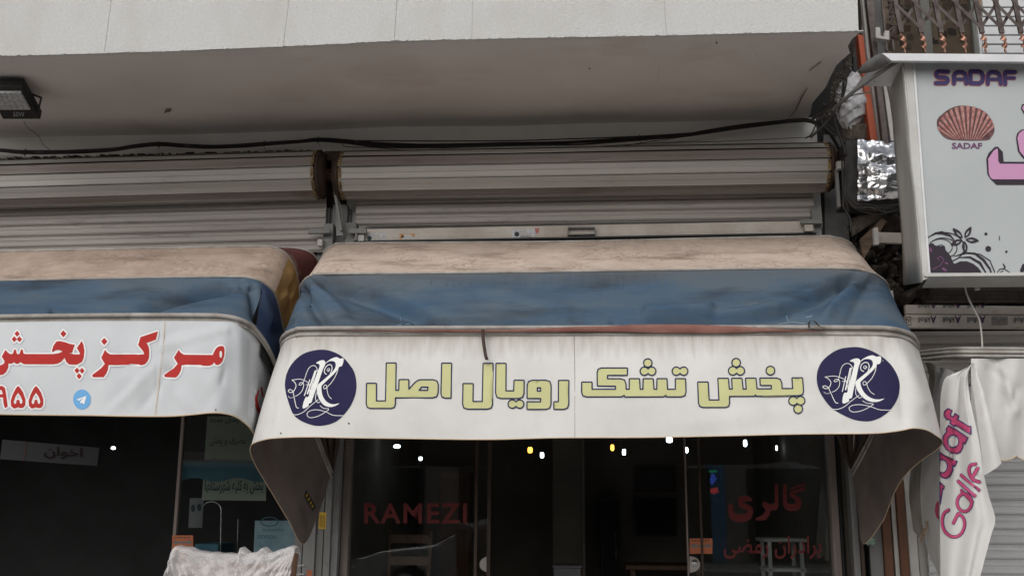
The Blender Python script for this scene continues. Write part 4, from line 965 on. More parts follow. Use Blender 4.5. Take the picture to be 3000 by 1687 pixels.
# ---------------- left awning
al = thing('awning', at(300, 850, 7.9), 'left awning, cream top with ochre side and blue front over a banner with red lettering', 'awning', 'folding awnings over the shopfronts'); ORG[al] = Vector(al.location)
pvL = at(925, 1350, 7.9)
def arm(front, dx=0): return hoop(front, None, pvL + Vector((dx, 0, 0)), nf=240, na=24)
q0 = arm([(520,730,7.62),(700,726,7.62),(828,726,7.62),(875,729,7.62),(908,739,7.64),(928,758,7.7),(936,785,7.76)], .06)
q1 = arm([(-260,742,7.25),(0,738,7.25),(290,732,7.25),(580,726,7.25),(766,723,7.25),(807,728,7.26),(836,742,7.3),(857,770,7.36),(868,800,7.44),(876,837,7.52)], .04)
q2 = arm([(-260,828,6.7),(0,823,6.7),(290,817,6.7),(538,813,6.7),(690,812,6.7),(745,818,6.72),(778,835,6.78),(803,861,6.86),(816,899,6.95),(824,940,7.04)], .02)
q3 = arm([(-260,926,6.2),(0,922,6.2),(331,918,6.2),(600,918,6.2),(642,919,6.2),(695,928,6.22),(737,948,6.28),(766,981,6.38),(787,1015,6.48),(808,1062,6.6)])
def corner(h_, fr): return int(fr*120)
NB = len(q1)-1
k = 216
panel('cream_cover', q1, q2, 0, k+3, 24, M['cream_left'], al, [([(700,740),(650,800)], 22, .012)], .01)
panel('ochre_side', q1, q2, k+3, NB, 20, M['ochre'], al, [([(800,770),(850,900)], 14, -.02), ([(850,800),(860,1000)], 12, .02)], .0)
G0 = [[lerp(q0[min(len(q0)-1, i)], q1[min(NB, i)], j/9) for j in range(10)] for i in range(140, NB+1)]
obj('red_side', MB().grid(G0), M['darkred'], al)
lfolds = [(L_, w_*1.2, d_*2.5) for L_, w_, d_ in [([(700,822),(600,850),(480,880),(330,905),(160,918)], 16, -.035), ([(650,828),(520,870),(420,900)], 16, -.04), ([(690,830),(600,870),(480,912)], 16, .02), ([(740,835),(760,930)], 12, -.02), ([(300,820),(420,870)], 30, .008)]]
panel('blue_cover', q2, q3, 0, k-8, 80, M['blue'], al, lfolds, .014)
panel('blue_side', q2, q3, k-8, NB, 20, M['blue_side'], al, [([(770,860),(810,980)], 10, .02)], 0)
for h_ in (q0, q1, q2): obj('rib_piping', MB().tube([p + Vector((0,-.004,.002)) for p in h_], .008, 6), M['rail'], al, smooth=True)
obj('front_rail', MB().tube(down(q3, .012, -.004), .014, 10), M['rail'], al, smooth=True)
obj('rail_band', MB().grid([[p, q] for p, q in zip(down(q3, .012, .008), down(q3, .052, .008))]), M['rail'], al)
bt = [(-260,1209,6.08),(-120,1211,6.08),(0,1213,6.08),(120,1215,6.08),(248,1216,6.08),(340,1218,6.08),(414,1219,6.08),(476,1219,6.08),(530,1217,6.08),(575,1213,6.09),(610,1209.5,6.1),(645,1209.5,6.12),(683,1217,6.18),(712,1234,6.26),(737,1259,6.36),(760,1300,6.72),(772,1345,7.05),(800,1400,7.35),(835,1445,7.6),(870,1470,7.75),(895,1430,7.86)]
tt = [at(x, y, 6.2) for x, y in ((-260,948),(-120,946),(0,944),(120,942),(248,940.5),(340,940),(414,940),(476,940),(530,940),(580,940.5),(625,941),(662,942))] + [at(690,946,6.22), at(722,960,6.28), at(750,988,6.36), at(775,1035,6.48)]
ce = at(797,1085,6.62); tt += [lerp(ce, pvL, t) for t in (.08,.3,.55,.8,.97)]
G = loft(tt, [at(*p) for p in bt], [12]*8+[7]*(len(bt)-9), 30)
for i, r in enumerate(G):
    for j in range(len(r)):
        t = j/(len(r)-1); r[j].y += (.010*noise.noise(r[j]*3.4) + .006*abs(noise.noise(Vector((r[j].x*5+r[j].z*4, r[j].z*6, 4)))))*math.sin(math.pi*min(1, t*1.1+.02)*.95) + (.007*math.sin(i*.16) + .004*math.sin(i*.41+t*2))*math.sin(math.pi*t*.9) - .012*math.sin(math.pi*t)
lf_ = [([(640,970),(560,990),(470,1020)], 12, .012), ([(600,960),(520,965),(480,985)], 10, -.008), ([(470,1060),(400,1130),(330,1200)], 16, .016), ([(500,1080),(440,1160),(400,1215)], 13, -.014), ([(640,962),(665,968)], 8, .02), ([(468,945),(462,1080),(455,1216)], 5, -.007),
       ([(480,1110),(560,1210)], 14, .009), ([(700,960),(700,1200)], 16, .014), ([(660,1100),(600,1200)], 18, -.008), ([(300,1210),(380,1120)], 13, -.010), ([(660,1080),(650,1120)], 8, -.01), ([(740,1000),(735,1240)], 14, -.016)]
G = dent(G, lf_)
vl = obj('banner', MB().grid(G), M['valance_blue'], al); vlb = bvh(vl)
obj('hem', MB().tube([r[-1] + Vector((0,-.002,0)) for r in G], .0045, 6), M['hem'], vl, smooth=True)
obj('seam', project(shape([], [], [([(484,944),(479,1000),(470,1080),(462,1160),(455,1217)], .8)], g=40), vlb, .0015), M['hem'], vl)
mb = MB()
for t in np.linspace(0, 1, 34):
    x = float(np.interp(t, [0,.3,.6,1], [484,478,467,455])); y = 946+272*t
    q = project(([Vector((x-3,y)),Vector((x+3,y+.6)),Vector((x+3,y+2)),Vector((x-3,y+1.4))], [(0,1,2,3)]), vlb, .003); mb.add(q.v, q.f)
o = obj('stitches', mb, M['hem'], vl); o['kind'] = 'stuff'
obj('eyelet', project(shape([circ(632,1200,2.2)]), vlb, .003), M['grime'], vl)
zG, zH = S(0,940,4.997), S(260,940,4.9957)
def dia(x, y, r): return [(x,y-r*1.15),(x+r,y),(x,y+r*1.15),(x-r,y)]
mim = smooth2([(1790,650),(1740,658),(1600,656),(1450,652),(1365,650)], 8)
red = [
 ([zH([(1320,425),(1355,470),(1400,495),(1600,498),(1820,500),(1838,455),(1865,405),(1905,375),(1950,368),(1978,385),(1987,430),(1982,500),(1955,590),(1925,630),(1890,648),(1860,642),(1840,605),(1820,635),(1790,652),(1740,658),(1365,650),(1355,720),(1325,785),(1280,830),(1120,825),(1100,805),(1115,785),(1180,740),(1255,690),(1308,630),(1250,540)])], [zH(circ(1932,490,18,52))]),
 ([zH([(243,425),(275,465),(320,492),(790,492),(815,488),(800,450),(725,355),(760,240),(1010,155),(985,275),(850,325),(875,370),(888,430),(885,540),(862,595),(830,632),(780,650),(293,645),(285,710),(265,765),(225,825),(70,825),(52,805),(70,780),(120,745),(190,690),(240,630),(188,540)])], []), ([zH(dia(232,303,46))], []),
 ([zG([(1200,295),(1225,350),(1240,430),(1232,530),(1205,600),(1130,640),(1020,640),(975,605),(950,540),(900,600),(840,630),(780,637),(350,635),(305,605),(270,630),(240,630),(208,605),(175,630),(130,625),(125,690),(95,750),(50,785),(0,797),(-40,797),(-40,658),(20,650),(65,625),(72,590),(30,525),(85,425),(120,465),(160,490),(195,480),(212,422),(235,422),(247,475),(270,492),(292,480),(312,420),(335,420),(350,478),(370,487),(790,487),(860,475),(922,450),(870,428),(820,430),(775,460),(765,440),(785,370),(830,305),(880,297),(960,315),(1030,340),(1098,350),(1060,468),(1010,472),(1100,492),(1168,492),(1175,475),(1130,400)])], []),
 ([zG(dia(932,191,45))], []), ([zG(dia(255,190,38)), zG(dia(213,270,38)), zG(dia(289,270,38))], []), ([zG(dia(1131,728,38)), zG(dia(1205,730,38)), zG(dia(1163,810,38))], []),
]
for dx in (0, 262):
    red.append(([zG([(a+dx, b) for a, b in ((270,950),(238,985),(190,1080),(162,1170),(168,1245),(205,1282),(245,1274),(270,1262),(300,1277),(345,1272),(376,1230),(378,1150),(345,1050),(305,985))])], [zG([(a+dx, b) for a, b in ((270,1050),(310,1110),(335,1180),(322,1212),(300,1210),(288,1155),(250,1155),(240,1210),(218,1218),(203,1185),(230,1110))])]))
red.append(([zG([(-40,955),(40,952),(80,985),(98,1100),(118,1250),(78,1278),(55,1200),(50,1120),(-40,1118)])], [zG([(-20,1010),(30,1012),(45,1070),(-20,1078)])]))
al_s = [(P, True) for s_, h_ in red for P in s_ + h_]
obj('letter_shadow', project(shape([], [], [(P, 6.4, True) for P, _ in al_s], g=12), vlb, .0016), M['halo_grey'], vl)
hal = obj('letter_halo', project(shape([], [], [(P, 5.0, True) for P, _ in al_s], g=12), vlb, .0030), M['halo_white'], vl)
for sol, hol in red: obj('red_letter', project(shape(sol, hol, g=10), vlb, .0050), M['red_print'], vl)
te = obj('round_badge', project(shape([zG(circ(1202,1148,130,145,n=36))], g=12), vlb, .0024), M['tele_blue'], vl)
obj('paper_plane', project(shape([zG([(1125,1150),(1272,1095),(1235,1222),(1200,1195),(1185,1217),(1178,1180),(1232,1125),(1162,1168)])], g=12), vlb, .004), M['white_print'], te)
obj('red_letter', project(shape([], [], [([(757,1142),(750,1165),(752,1190),(764,1213),(768,1225)], [1.5,3,5,5,3])], g=10), vlb, .0036), M['red_print'], vl)
obj('red_letter', project(shape([], [], [([(764,1134),(767,1150),(769,1160)], 2)]), vlb, .0036), M['red_print'], vl)
obj('gap_shade_strip', MB().grid([[lerp(q3[i], q3[i]+Vector((0,0,-.06)), .0)+Vector((-.01,.01,0)), q3[i]+Vector((-.012,.012,-.13))] for i in range(216, len(q3))]), M['black'], al)  # black strip painted for the shade between side cloth and banner

# ================================================================== cables under the soffit
cb = thing('cable_bundle', at(700, 425, 7.9), 'thick black cable bundle sagging along the wall above both shutters', 'cables'); ORG[cb] = Vector(cb.location)
main = [(-60,440),(0,441),(72,446),(207,445),(331,440),(393,430),(466,423),(543,427),(621,430),(699,427),(776,421),(870,414),(932,409),(1003,414),(1122,424),(1283,429),(1469,424),(1676,420),(1868,406),(2000,397),(2029,393),(2159,373),(2288,357),(2340,353),(2365,353),(2392,362),(2428,388),(2454,430),(2468,466)]
def cpath(L, Y=7.86, dy=0, n=160): return catmull([at(x, y+dy, Y) for x, y in L], n)
random.seed(9)
for k in range(7):
    a, b = random.uniform(0, 6), random.uniform(3, 8); ph = random.uniform(0, 6)
    P = cpath(main); out = []
    for i, p in enumerate(P):
        s = 1.0; out.append(p + Vector((0, .011*math.sin(ph+i*.11*b/4), .011*math.cos(ph*2+i*.09*b/4))))
    obj('cable', MB().tube(out, .0065, 6, False), M['cable'], cb, smooth=True)
for L, r in (([(1003,412),(1122,413),(1469,413),(1676,407),(1868,400),(2029,390)], .005), ([(1003,417),(1200,423),(1469,419),(1676,414),(1868,402),(2029,392)], .005), ([(1003,419),(1120,432),(1283,433),(1469,428),(1676,424),(1868,412),(2060,391)], .005),
             ([(1000,418),(1015,430),(1100,433),(1250,446),(1400,455),(1500,457),(1600,453),(1700,444),(1800,432),(1900,416),(2000,402)], .003), ([(1250,446),(1500,438),(1700,432),(1960,418),(2100,415),(2380,402)], .0025)):
    obj('cable', MB().tube(cpath(L, 7.84), r, 6, False), M['cable'], cb, smooth=True)
for x, y in ((74,446),(466,424),(774,421),(932,410),(1871,403)):
    c = at(x, y, 7.84); obj('cable_tie', MB().tube([c + Vector((.006*math.sin(a), .024*math.cos(a), .024*math.sin(a))) for a in np.linspace(0, 6.4, 12)], .003, 5), M['black'], cb)
    obj('cable_tie', MB().tube([c + Vector((0,-.01,-.02)), c + Vector((.012,-.02,-.045)), c + Vector((.02,-.02,-.055))], .002, 5), M['black'], cb)
solo('thin_wire', MB().tube(cpath([(66,350),(82,375),(112,398),(128,425),(148,441),(160,455),(166,470)], 7.55, n=40), .0022, 5, False), M['cable'], 'thin loose wire hanging from the floodlight to the black cable bundle', 'wire', smooth=True)
# corner tangle
tg = thing('cable_tangle', at(2440, 330, 7.5), 'tangle of black cables in the corner beside the white wrapped pipe', 'cables'); ORG[tg] = Vector(tg.location)
for L, Y, r in (([(2375,403),(2410,370),(2440,335),(2465,290),(2472,240),(2482,180),(2505,125)], 7.0, .010), ([(2380,350),(2420,320),(2450,300)], 7.2, .012), ([(2392,352),(2430,372),(2475,420),(2490,470),(2470,560),(2480,600)], 7.4, .009), ([(2432,300),(2400,330),(2415,370),(2450,400)], 7.2, .008),
                ([(2300,357),(2340,350),(2380,356),(2410,392)], 7.6, .008), ([(2470,160),(2480,230),(2470,285),(2455,330)], 7.0, .007), ([(2455,285),(2475,300),(2482,290)], 6.9, .003),
                ([(2440,335),(2452,380),(2468,420),(2478,455)], 7.3, .012), ([(2392,362),(2376,395),(2360,405)], 7.5, .006)):
    obj('cable', MB().tube(catmull([at(x, y, Y) for x, y in L], 40), r, 6), M['cable'], tg, smooth=True)
mb = MB(); random.seed(4)                                     # furred dust and broken render round the corner
for k in range(260):
    t = random.random(); x = np.interp(t, [0,.3,.6,1], [2505,2460,2440,2405]); y = np.interp(t, [0,.3,.6,1], [140,225,300,350])
    p = at(float(x)+random.gauss(0,7), float(y)+random.gauss(0,8), float(np.interp(t,[0,1],[6.5,7.8]))+.08); s = random.uniform(.006,.02)
    mb.add([p+Vector((random.uniform(-s,s),random.uniform(-s,s),random.uniform(-s,s))) for _ in range(4)], [(0,1,2),(0,2,3),(0,3,1),(1,3,2)])
tag(solo('broken_render', mb, M['dust'], None, None), 'crumbled dusty render along the right edge of the soffit', 'render rubble', kind='stuff')
solo('bracket_pole', MB().tube([at(2440,322,6.8), at(2505,265,6.5), at(2560,225,6.35), at(2630,180,6.2)], .013, 8), M['grey_paint'], 'grey steel pole propping the sign box from the soffit corner', 'pole', smooth=True)
solo('wire_rod', MB().tube([at(2460,290,6.7), at(2505,278,6.6), at(2551,270,6.5)], .005, 6), M['grey_paint'], 'short thin rod in front of the white wrapped pipe', 'rod')

# floodlight
fl = thing('floodlight', at(40, 300, 7.1), 'black square floodlight with a honeycomb lens under the soffit, far left', 'floodlight'); ORG[fl] = Vector(fl.location)
def quad(pts): return [at(*p) for p in pts]
face = quad([(-28,266,6.60),(62,266,6.60),(90,317,6.78),(-10,317,6.78)])
body = quad([(-40,255,6.56),(66,255,6.56),(119,350,6.92),(8,350,6.92)])
mb = MB().slab([p + Vector((0,0,.0)) for p in body], (0, .01, .07)); bevel(obj('housing', mb, M['black'], fl), .006)
ln = obj('lens', MB().slab([p - Vector((0,0,.012)) for p in face], (0,0,.01)), M['led_lens'], fl)
for i in range(6):
    for j in range(4):
        a = lerp(lerp(face[0], face[1], i/6), lerp(face[3], face[2], i/6), j/4); c = lerp(lerp(face[0], face[1], (i+.9)/6), lerp(face[3], face[2], (i+.9)/6), (j+.88)/4)
        b_ = lerp(lerp(face[0], face[1], (i+.9)/6), lerp(face[3], face[2], (i+.9)/6), j/4); d_ = lerp(lerp(face[0], face[1], i/6), lerp(face[3], face[2], i/6), (j+.88)/4)
        o_ = Vector((0,0,-.018)); obj('led_cell', MB().slab([a+o_, b_+o_, c+o_, d_+o_], (0,0,.006)), M['led_lens'], ln)
mb = MB().tube([at(82,284,6.72)+Vector((0,0,.03)), at(121,287,6.8), at(112,325,6.85), at(110,345,6.88)], .010, 4); obj('mounting_arm', mb, M['black'], fl)
obj('mounting_arm', MB().beam(at(50,300,6.75)+Vector((0,0,.03)), at(50,300,6.75)+Vector((0,.03,.26)), .03), M['black'], fl)
obj('printed_rating', project(trect('50W', 38, 328, 72, 342), 6.80, 0), mat('rating', (.12,.12,.12), .6), fl)

# ================================================================== right side: neighbouring building
NBG = thing('neighbour_building', at(2760, 300, 8.2), 'neighbouring building at the right with an orange strip and a grilled window', 'building'); ORG[NBG] = Vector(NBG.location)
obj('wall', MB().box((xr-.25, 8.55, 2.2), (9, 8.75, 9)), M['grey_wall'], NBG)
obj('gap_shade_panel', MB().box((xr-.3, 8.2, 2.2), (at(2575,200,8.2).x, 8.5, 9)), M['interior_dark'], NBG)  # dark panel added to paint in the shade of the gap
obj('recess_shade_panel', MB().box((at(2440,700,8.3).x, 8.28, .17), (9, 8.38, 4.0)), M['interior_dark'], NBG)  # near-black panel, shade of the recess put into its colour
def strip(name, pts, Y, d, mk, par=NBG): return bevel(obj(name, MB().slab([at(x, y, Y) for x, y in pts], (0, d, 0)), M[mk], par), .004)
strip('orange_strip', [(2513,100),(2531,105),(2575,412),(2553,414),(2549,400)], 7.45, .1, 'orange')
strip('orange_strip', [(2515,-20),(2522,-20),(2527,70),(2509,48)], 7.5, .1, 'orange')
strip('pale_strip', [(2523,-30),(2537,-30),(2550,110),(2590,385),(2595,414),(2577,414),(2540,160)], 7.4, .08, 'offwhite')
strip('brown_post', [(2535,-30),(2560,-30),(2572,150),(2606,430),(2588,430),(2556,150)], 7.3, .06, 'grille')
strip('dark_reveal', [(2500,120),(2514,115),(2556,400),(2530,430),(2500,330)], 7.8, .05, 'black')
strip('lower_wall', [(2585,230),(2640,225),(2650,420),(2612,430)], 7.75, .1, 'offwhite')
strip('column', [(2412,395),(2474,395),(2482,560),(2490,712),(2418,712)], 8.05, .3, 'grey_wall')
bevel(obj('conduit', MB().beam(at(2462,480,7.7), at(2462,600,7.7), .05, .04), M['grey_wall'], NBG), .01)
# window: frame, beige curtained panes, white slatted pane
wn_ = obj('window', MB().box(at(2600,170,8.38), at(3060,-60,8.39) + Vector((0,.005,0))), M['curtain_beige'], NBG)
def wq(x0, x1, Y, d, mk, nm, par=wn_, y0=-60, y1=160): return bevel(obj(nm, MB().slab([at(x0[0], y0, Y), at(x0[1], y0, Y), at(x1[1], y1, Y), at(x1[0], y1, Y)], (0, d, 0)), M[mk], par), .004)
wq((2688,2716), (2712,2736), 8.32, .05, 'win_frame', 'window_frame'); wq((2838,2862), (2856,2884), 8.32, .05, 'win_frame', 'window_frame')
wq((2882,3060), (2900,3060), 8.34, .03, 'win_frame', 'sash')
for k in range(6):
    y = 12 + k*27; obj('shutter_slat', MB().slab([at(2880, y+8, 8.30), at(3060, y+8, 8.30), at(3060, y-14, 8.30), at(2878, y-14, 8.30)], (0, .02, -.01)), M['win_frame'], wn_)
obj('window_pane', MB().box(at(2600,165,8.30), at(2850,-60,8.30)+Vector((0,.006,0))), M['glass_dark'], wn_)
random.seed(21)
for k in range(46):                                           # patterned curtain seen through the grille
    x, y = random.choice([random.uniform(2605, 2680), random.uniform(2740, 2830)]), random.uniform(0, 140)
    obj('curtain_patch', project(poly([(x-9,y-10),(x+9,y-10),(x+10,y+9),(x-8,y+9)]), 8.375, random.random()*.003), random.choice([M['strip_brown'], M['dark_brown'], M['curtain_beige'], M['wood_old']]), wn_)
# ---- folding grille
gr = thing('folding_grille', at(2790, 60, 7.9), 'brown folding steel grille with copper twisted bar ends over the upper window', 'grille'); ORG[gr] = Vector(gr.location)
YGf = 7.6
xs = [2621, 2680, 2738, 2799, 2858, 2916, 2972, 3030]
def gx(x, y): return x + y*.20                    # bars lean with the building edge
for x in xs:
    obj('bar', MB().beam(at(gx(x,-40), -40, YGf), at(gx(x, 98), 98, YGf), .036, .02), M['grille'], gr)
    a, b = at(gx(x,98), 98, YGf), at(gx(x,156)+0, 156, YGf); mb = MB()
    P = []
    rows = []
    for i in range(49):
        t = i/48; c = lerp(a, b, t); an = t*math.pi*3; w = .024*math.sin(math.pi*(.15+.8*t))
        rows.append([c + Vector((w*math.cos(an), w*math.sin(an), 0)), c - Vector((w*math.cos(an), w*math.sin(an), 0))])
    o = obj('twisted_end', MB().grid(rows), M['copper'], gr); o.modifiers.new('t', 'SOLIDIFY').thickness = .006
for i in range(len(xs)-1):
    x0, x1 = xs[i], xs[i+1]
    for y0, y1 in ((-60, 8), (12, 82)) :
        obj('lattice_strip', MB().beam(at(gx(x0,y0), y0, YGf-.012), at(gx(x1,y1), y1, YGf-.012), .024, .004, (0,1,0)), M['grille'], gr)
        obj('lattice_strip', MB().beam(at(gx(x0,y1), y1, YGf+.02), at(gx(x1,y0), y0, YGf+.02), .024, .004, (0,1,0)), M['grille'], gr)
for x in (2580, 2600):
    obj('bar', MB().beam(at(x, -40, YGf), at(x+18, 150, YGf), .014, .014), M['grille'], gr)
for k in range(4):
    y = -10+k*34; c = at(2592+k*4, y, YGf-.02); obj('lattice_strip', MB().tube(catmull([c, c+Vector((.05,0,.03)), c+Vector((.02,0,-.04)), c+Vector((.07,0,-.05))], 16), .008, 5), M['grille'], gr)
mb = MB(); q = [(2565,80),(2579,80),(2581,105),(2590,108),(2592,90),(2606,90),(2606,118),(2566,112)]
bevel(solo('lock_clasp', MB().slab([at(x, y, 7.2) for x, y in q], (0,.05,0)), M['offwhite'], 'cream C shaped clasp on the brown post beside the grille', 'clasp'), .005)

# ---- sign box
sg = thing('sign_box', at(2860, 500, 6.3), 'large projecting pale shop sign box with purple lettering, shell and black flowers', 'sign'); ORG[sg] = Vector(sg.location)
YS = 6.2
TL, BL = at(2673,184,YS), at(2719,806,YS); xr_ = TL.x + 2.2
zb = at(2719,804,YS).z; zt = at(2673,184,YS).z; xl = (TL.x+BL.x)/2
face = [Vector((TL.x, YS, zt)), Vector((xr_, YS, zt)), Vector((xr_, YS, zb)), Vector((BL.x, YS, zb))]
obj('face', MB().slab(face, (0,.02,0)), M['sign_face'], sg)
# left edge trim and deep side panel
e_t, e_b = at(2645,184,YS-.01), at(2702,812,YS-.01)
bevel(obj('edge_trim', MB().slab([e_t, TL+Vector((0,-.01,0)), BL+Vector((0,-.01,-.02)), e_b+Vector((0,0,-.02))], (0,.03,0)), M['sign_frame'], sg), .003)
obj('trim_lip', MB().beam(TL+Vector((.003,-.012,0)), BL+Vector((.003,-.012,0)), .012, .012), M['flash'], sg)
side_b = [at(2592,226,6.95), at(2603,290,6.95), at(2612,350,6.94), at(2620,420,6.95), at(2628,520,6.96), at(2636,621,6.95), at(2639,700,6.96), at(2643,760,6.95), at(2648,835,6.95)]
side_f = [lerp(e_t, e_b + Vector((0,0,-.03)), k/8) for k in range(9)]
rows = [[lerp(a, b, t/6) + Vector((.006*math.sin(k*1.3+t), 0, 0)) for t in range(7)] for k, (a, b) in enumerate(zip(side_f, side_b))]
o = obj('side_panel', MB().grid(rows), M['sign_side'], sg); o.modifiers.new('t','SOLIDIFY').thickness = .006
obj('underside', MB().slab([BL+Vector((.0,.004,-.004)), Vector((xr_,YS+.004,zb-.004)), Vector((xr_,6.42,zb-.02)), at(2702,838,6.42)], (0,0,-.012)), M['sign_side'], sg)
bevel(obj('bottom_trim', MB().beam(Vector((BL.x-.03,YS-.012,zb-.008)), Vector((xr_,YS-.012,zb-.008)), .02, .02), M['sign_frame'], sg), .003)
mb = MB().slab([at(x, y, 6.08) for x, y in ((2584,156),(3100,160),(3100,183),(2612,179))], (0,.03,0)); bevel(obj('top_ledge', mb, M['flash'], sg), .003)
obj('ledge_top', MB().slab([at(2584,157,6.1), at(3100,161,6.1), at(3100,161,6.1)+Vector((0,.6,.05)), at(2584,157,6.1)+Vector((0,.6,.05))], (0,0,-.01)), M['flash'], sg)
rows = [[at(2584,157,6.09), at(2598,168,6.09), at(2612,180,6.09)], [at(2568,162,6.2), at(2575,180,6.2), at(2590,196,6.25)], [at(2545,177,6.3), at(2548,195,6.3), at(2560,209,6.3)], [at(2528,192,6.4), at(2525,203,6.4), at(2535,214,6.4)], [at(2519,205,6.45), at(2514,211,6.45), at(2520,216,6.45)]]
o = obj('bent_flashing', MB().grid(rows), M['flash_under'], sg); o.modifiers.new('t','SOLIDIFY').thickness = .006
obj('bracket', MB().beam(at(2630,196,6.5), at(2560,236,6.6), .03, .02), M['grey_paint'], sg)
zS = S(2600,150,2.07); YP = YS
def fp(vf, off): return project(vf, YP, off)
# "SADAF" headline
def L(pts, r=7.4): return (pts, r)
def heads(r):
    return [([(2777,212),(2750,211),(2744,214),(2742,219),(2744,225),(2750,228),(2768,229),(2774,232),(2776,237),(2773,243),(2768,245),(2741,245)], r),
            ([(2794,246),(2794,226),(2797,218),(2804,213),(2818,213),(2826,218),(2829,226),(2830,246)], r), ([(2796,234),(2829,234)], r*.8),
            ([(2842,211),(2842,245),(2868,246),(2876,241),(2879,233),(2879,224),(2875,215),(2867,211)], r, True),
            ([(2893,247),(2893,226),(2896,218),(2903,213),(2917,213),(2925,218),(2929,226),(2931,247)], r), ([(2895,234),(2930,234)], r*.8),
            ([(2973,213),(2945,213),(2943,218),(2944,248)], r), ([(2946,230),(2971,230)], r*.8)]
hd_ = obj('headline_outline', fp(shape([], [], heads(7.6)), .003), M['sign_red'], sg); obj('headline', fp(shape([], [], heads(5.9)), .005), M['sign_navy'], hd_)
# shell
shp = obj('shell_picture', fp(shape([zS(smooth2([(300,420),(330,385),(380,350),(440,332),(520,340),(590,370),(630,420),(648,480),(630,520),(590,542),(400,540),(340,520),(305,470)], 78, True))]), .003), M['shell_dark'], sg)
bot = zS([(482,540)])[0]; n = 14
for i in range(n):
    t0 = math.pi*(1.02 + .96*i/n); t1 = math.pi*(1.02 + .96*(i+.56)/n)
    def rim(t): return Vector((2830 + 84*math.cos(t)*1.0, 385 + 74*math.sin(t)))
    a, b = rim(t0), rim(t1); a = bot + (a-bot)*.99; b = bot + (b-bot)*.99; w = Vector((1.2, 0))
    base = bot + Vector(((i-(n-1)/2)*5.5, 0))
    obj('shell_rib', fp(poly([base-w, a, (a+b)/2 + ((a+b)/2-bot)*.02, b, base+w]), .005), M['shell'], shp)
obj('small_lettering', fp(trect('SADAF', 2788, 419, 2877, 437, .03), .003), M['plum'], sg)
# big pink letter
pk = [zS(p) for p in ([(600,650),(640,600),(662,583),(680,590),(690,680),(900,680),(900,780),(660,780),(625,775),(610,740)],)]
obj('letter_shadow', fp(shape([zS([(598,655),(612,620),(650,582),(668,580),(698,612),(704,672),(900,672),(900,812),(660,812),(622,775),(604,745)])]), .003), M['sign_black'], sg)
obj('pink_letter', fp(shape([zS([(609,655),(640,608),(662,592),(668,598),(670,668),(680,685),(900,686),(900,779),(640,779),(625,772),(613,745)])]), .005), M['pink_light'], sg)
obj('letter_shadow', fp(shape([zS([(778,530),(785,500),(810,478),(900,465),(900,700),(820,650),(790,610)])]), .0035), M['sign_black'], sg)
obj('pink_letter', fp(shape([zS([(786,530),(795,502),(815,485),(900,472),(900,662),(830,645),(800,610)])]), .0055), M['pink_light'], sg)
obj('letter_shadow', fp(shape([zS([(808,350),(815,325),(900,300),(900,420),(830,390)])]), .003), M['sign_black'], sg)
obj('pink_letter', fp(shape([zS([(815,350),(822,332),(900,310),(900,408),(835,382)])]), .005), M['pink_light'], sg)
# floral corner
def pet(cx, cy, ang, L_, w):
    d = Vector((math.cos(ang), math.sin(ang))); nn = Vector((-d.y, d.x)); c = Vector((cx, cy))
    return smooth2([c + d*L_*.12, c + d*L_*.45 + nn*w, c + d*L_*.75 + nn*w*.8, c + d*L_, c + d*L_*.75 - nn*w*.8, c + d*L_*.45 - nn*w], 24, True)
fc = zS([(462,1143)])[0]
flr = obj('flower_print', fp(shape([pet(fc.x, fc.y, a, 44*l_, 8) for a, l_ in ((-2.35,1.05),(-1.05,.98),(.08,1.0),(1.45,.92),(2.75,.95))], [pet(fc.x+9*math.cos(a), fc.y+9*math.sin(a), a, 22, 2.6) for a in (-2.35,-1.05,.08,1.45,2.75)]), .004), M['sign_black'], sg)
c1 = zS([(310,1190)])[0]
for st_ in ([([zS([(340+ (125-k*.0)*math.cos(t), 1190+ 90*math.sin(t))])[0] for t in np.linspace(-2.6, 1.2, 26)], 1.6), ([zS([(335+86*math.cos(t), 1195+62*math.sin(t))])[0] for t in np.linspace(-2.7, 1.3, 24)], 1.4),
    ([zS([(330+(62-8*t)*math.cos(t), 1195+(46-6*t)*math.sin(t))])[0] for t in np.linspace(-2.6, 5, 30)], 1.2), (zS([(245,1130),(290,1105),(330,1102),(380,1120),(415,1160)]), [1,3,5,3,1])]): obj('swirl_print', fp(shape([], [], [st_]), .003), M['sign_black'], sg)
disc1 = smooth2([(248,1170),(290,1172),(330,1190),(370,1230),(392,1280),(385,1342),(255,1342)], 42, True)
o = obj('dark_disc', fp(shape([zS([(248,1172),(275,1165),(285,1178),(320,1185),(345,1180),(352,1208),(380,1240),(395,1280),(405,1290),(440,1275),(480,1275),(520,1290),(550,1315),(570,1342),(250,1342)])]), .005), M['sign_black'], sg)
obj('plum_curl', fp(shape([], [], [(zS([(270,1325),(320,1300),(340,1265),(320,1245),(300,1258),(312,1270)]), 1.3), (zS([(350,1285),(360,1290)]), 3), (zS([(335,1320),(350,1330)]), 4), (zS([(255,1200),(262,1212)]), 4)]), .007), M['plum'], sg)
for st_ in ([(zS([(420,1240),(470,1222),(530,1228),(580,1265),(620,1320),(628,1342)]), [1,2,3,4,3,2]), (zS([(400,1245),(480,1225),(560,1232),(620,1270),(650,1342)]), [1,2,1.6,1.6,1.6,1.6]), (zS([(430,1252),(500,1250),(560,1285),(595,1342)]), [1,3,4,2]),
    (zS([(665,1342),(680,1322),(705,1318),(740,1342)]), 1.2), (zS([(700,1290),(712,1310),(702,1322)]), [1.5,2.5,1]), (zS([(685,1342),(700,1330)]), 1.2), (zS([(815,1330),(828,1300)]), 6)]): obj('swirl_print', fp(shape([], [], [st_]), .003), M['sign_black'], sg)
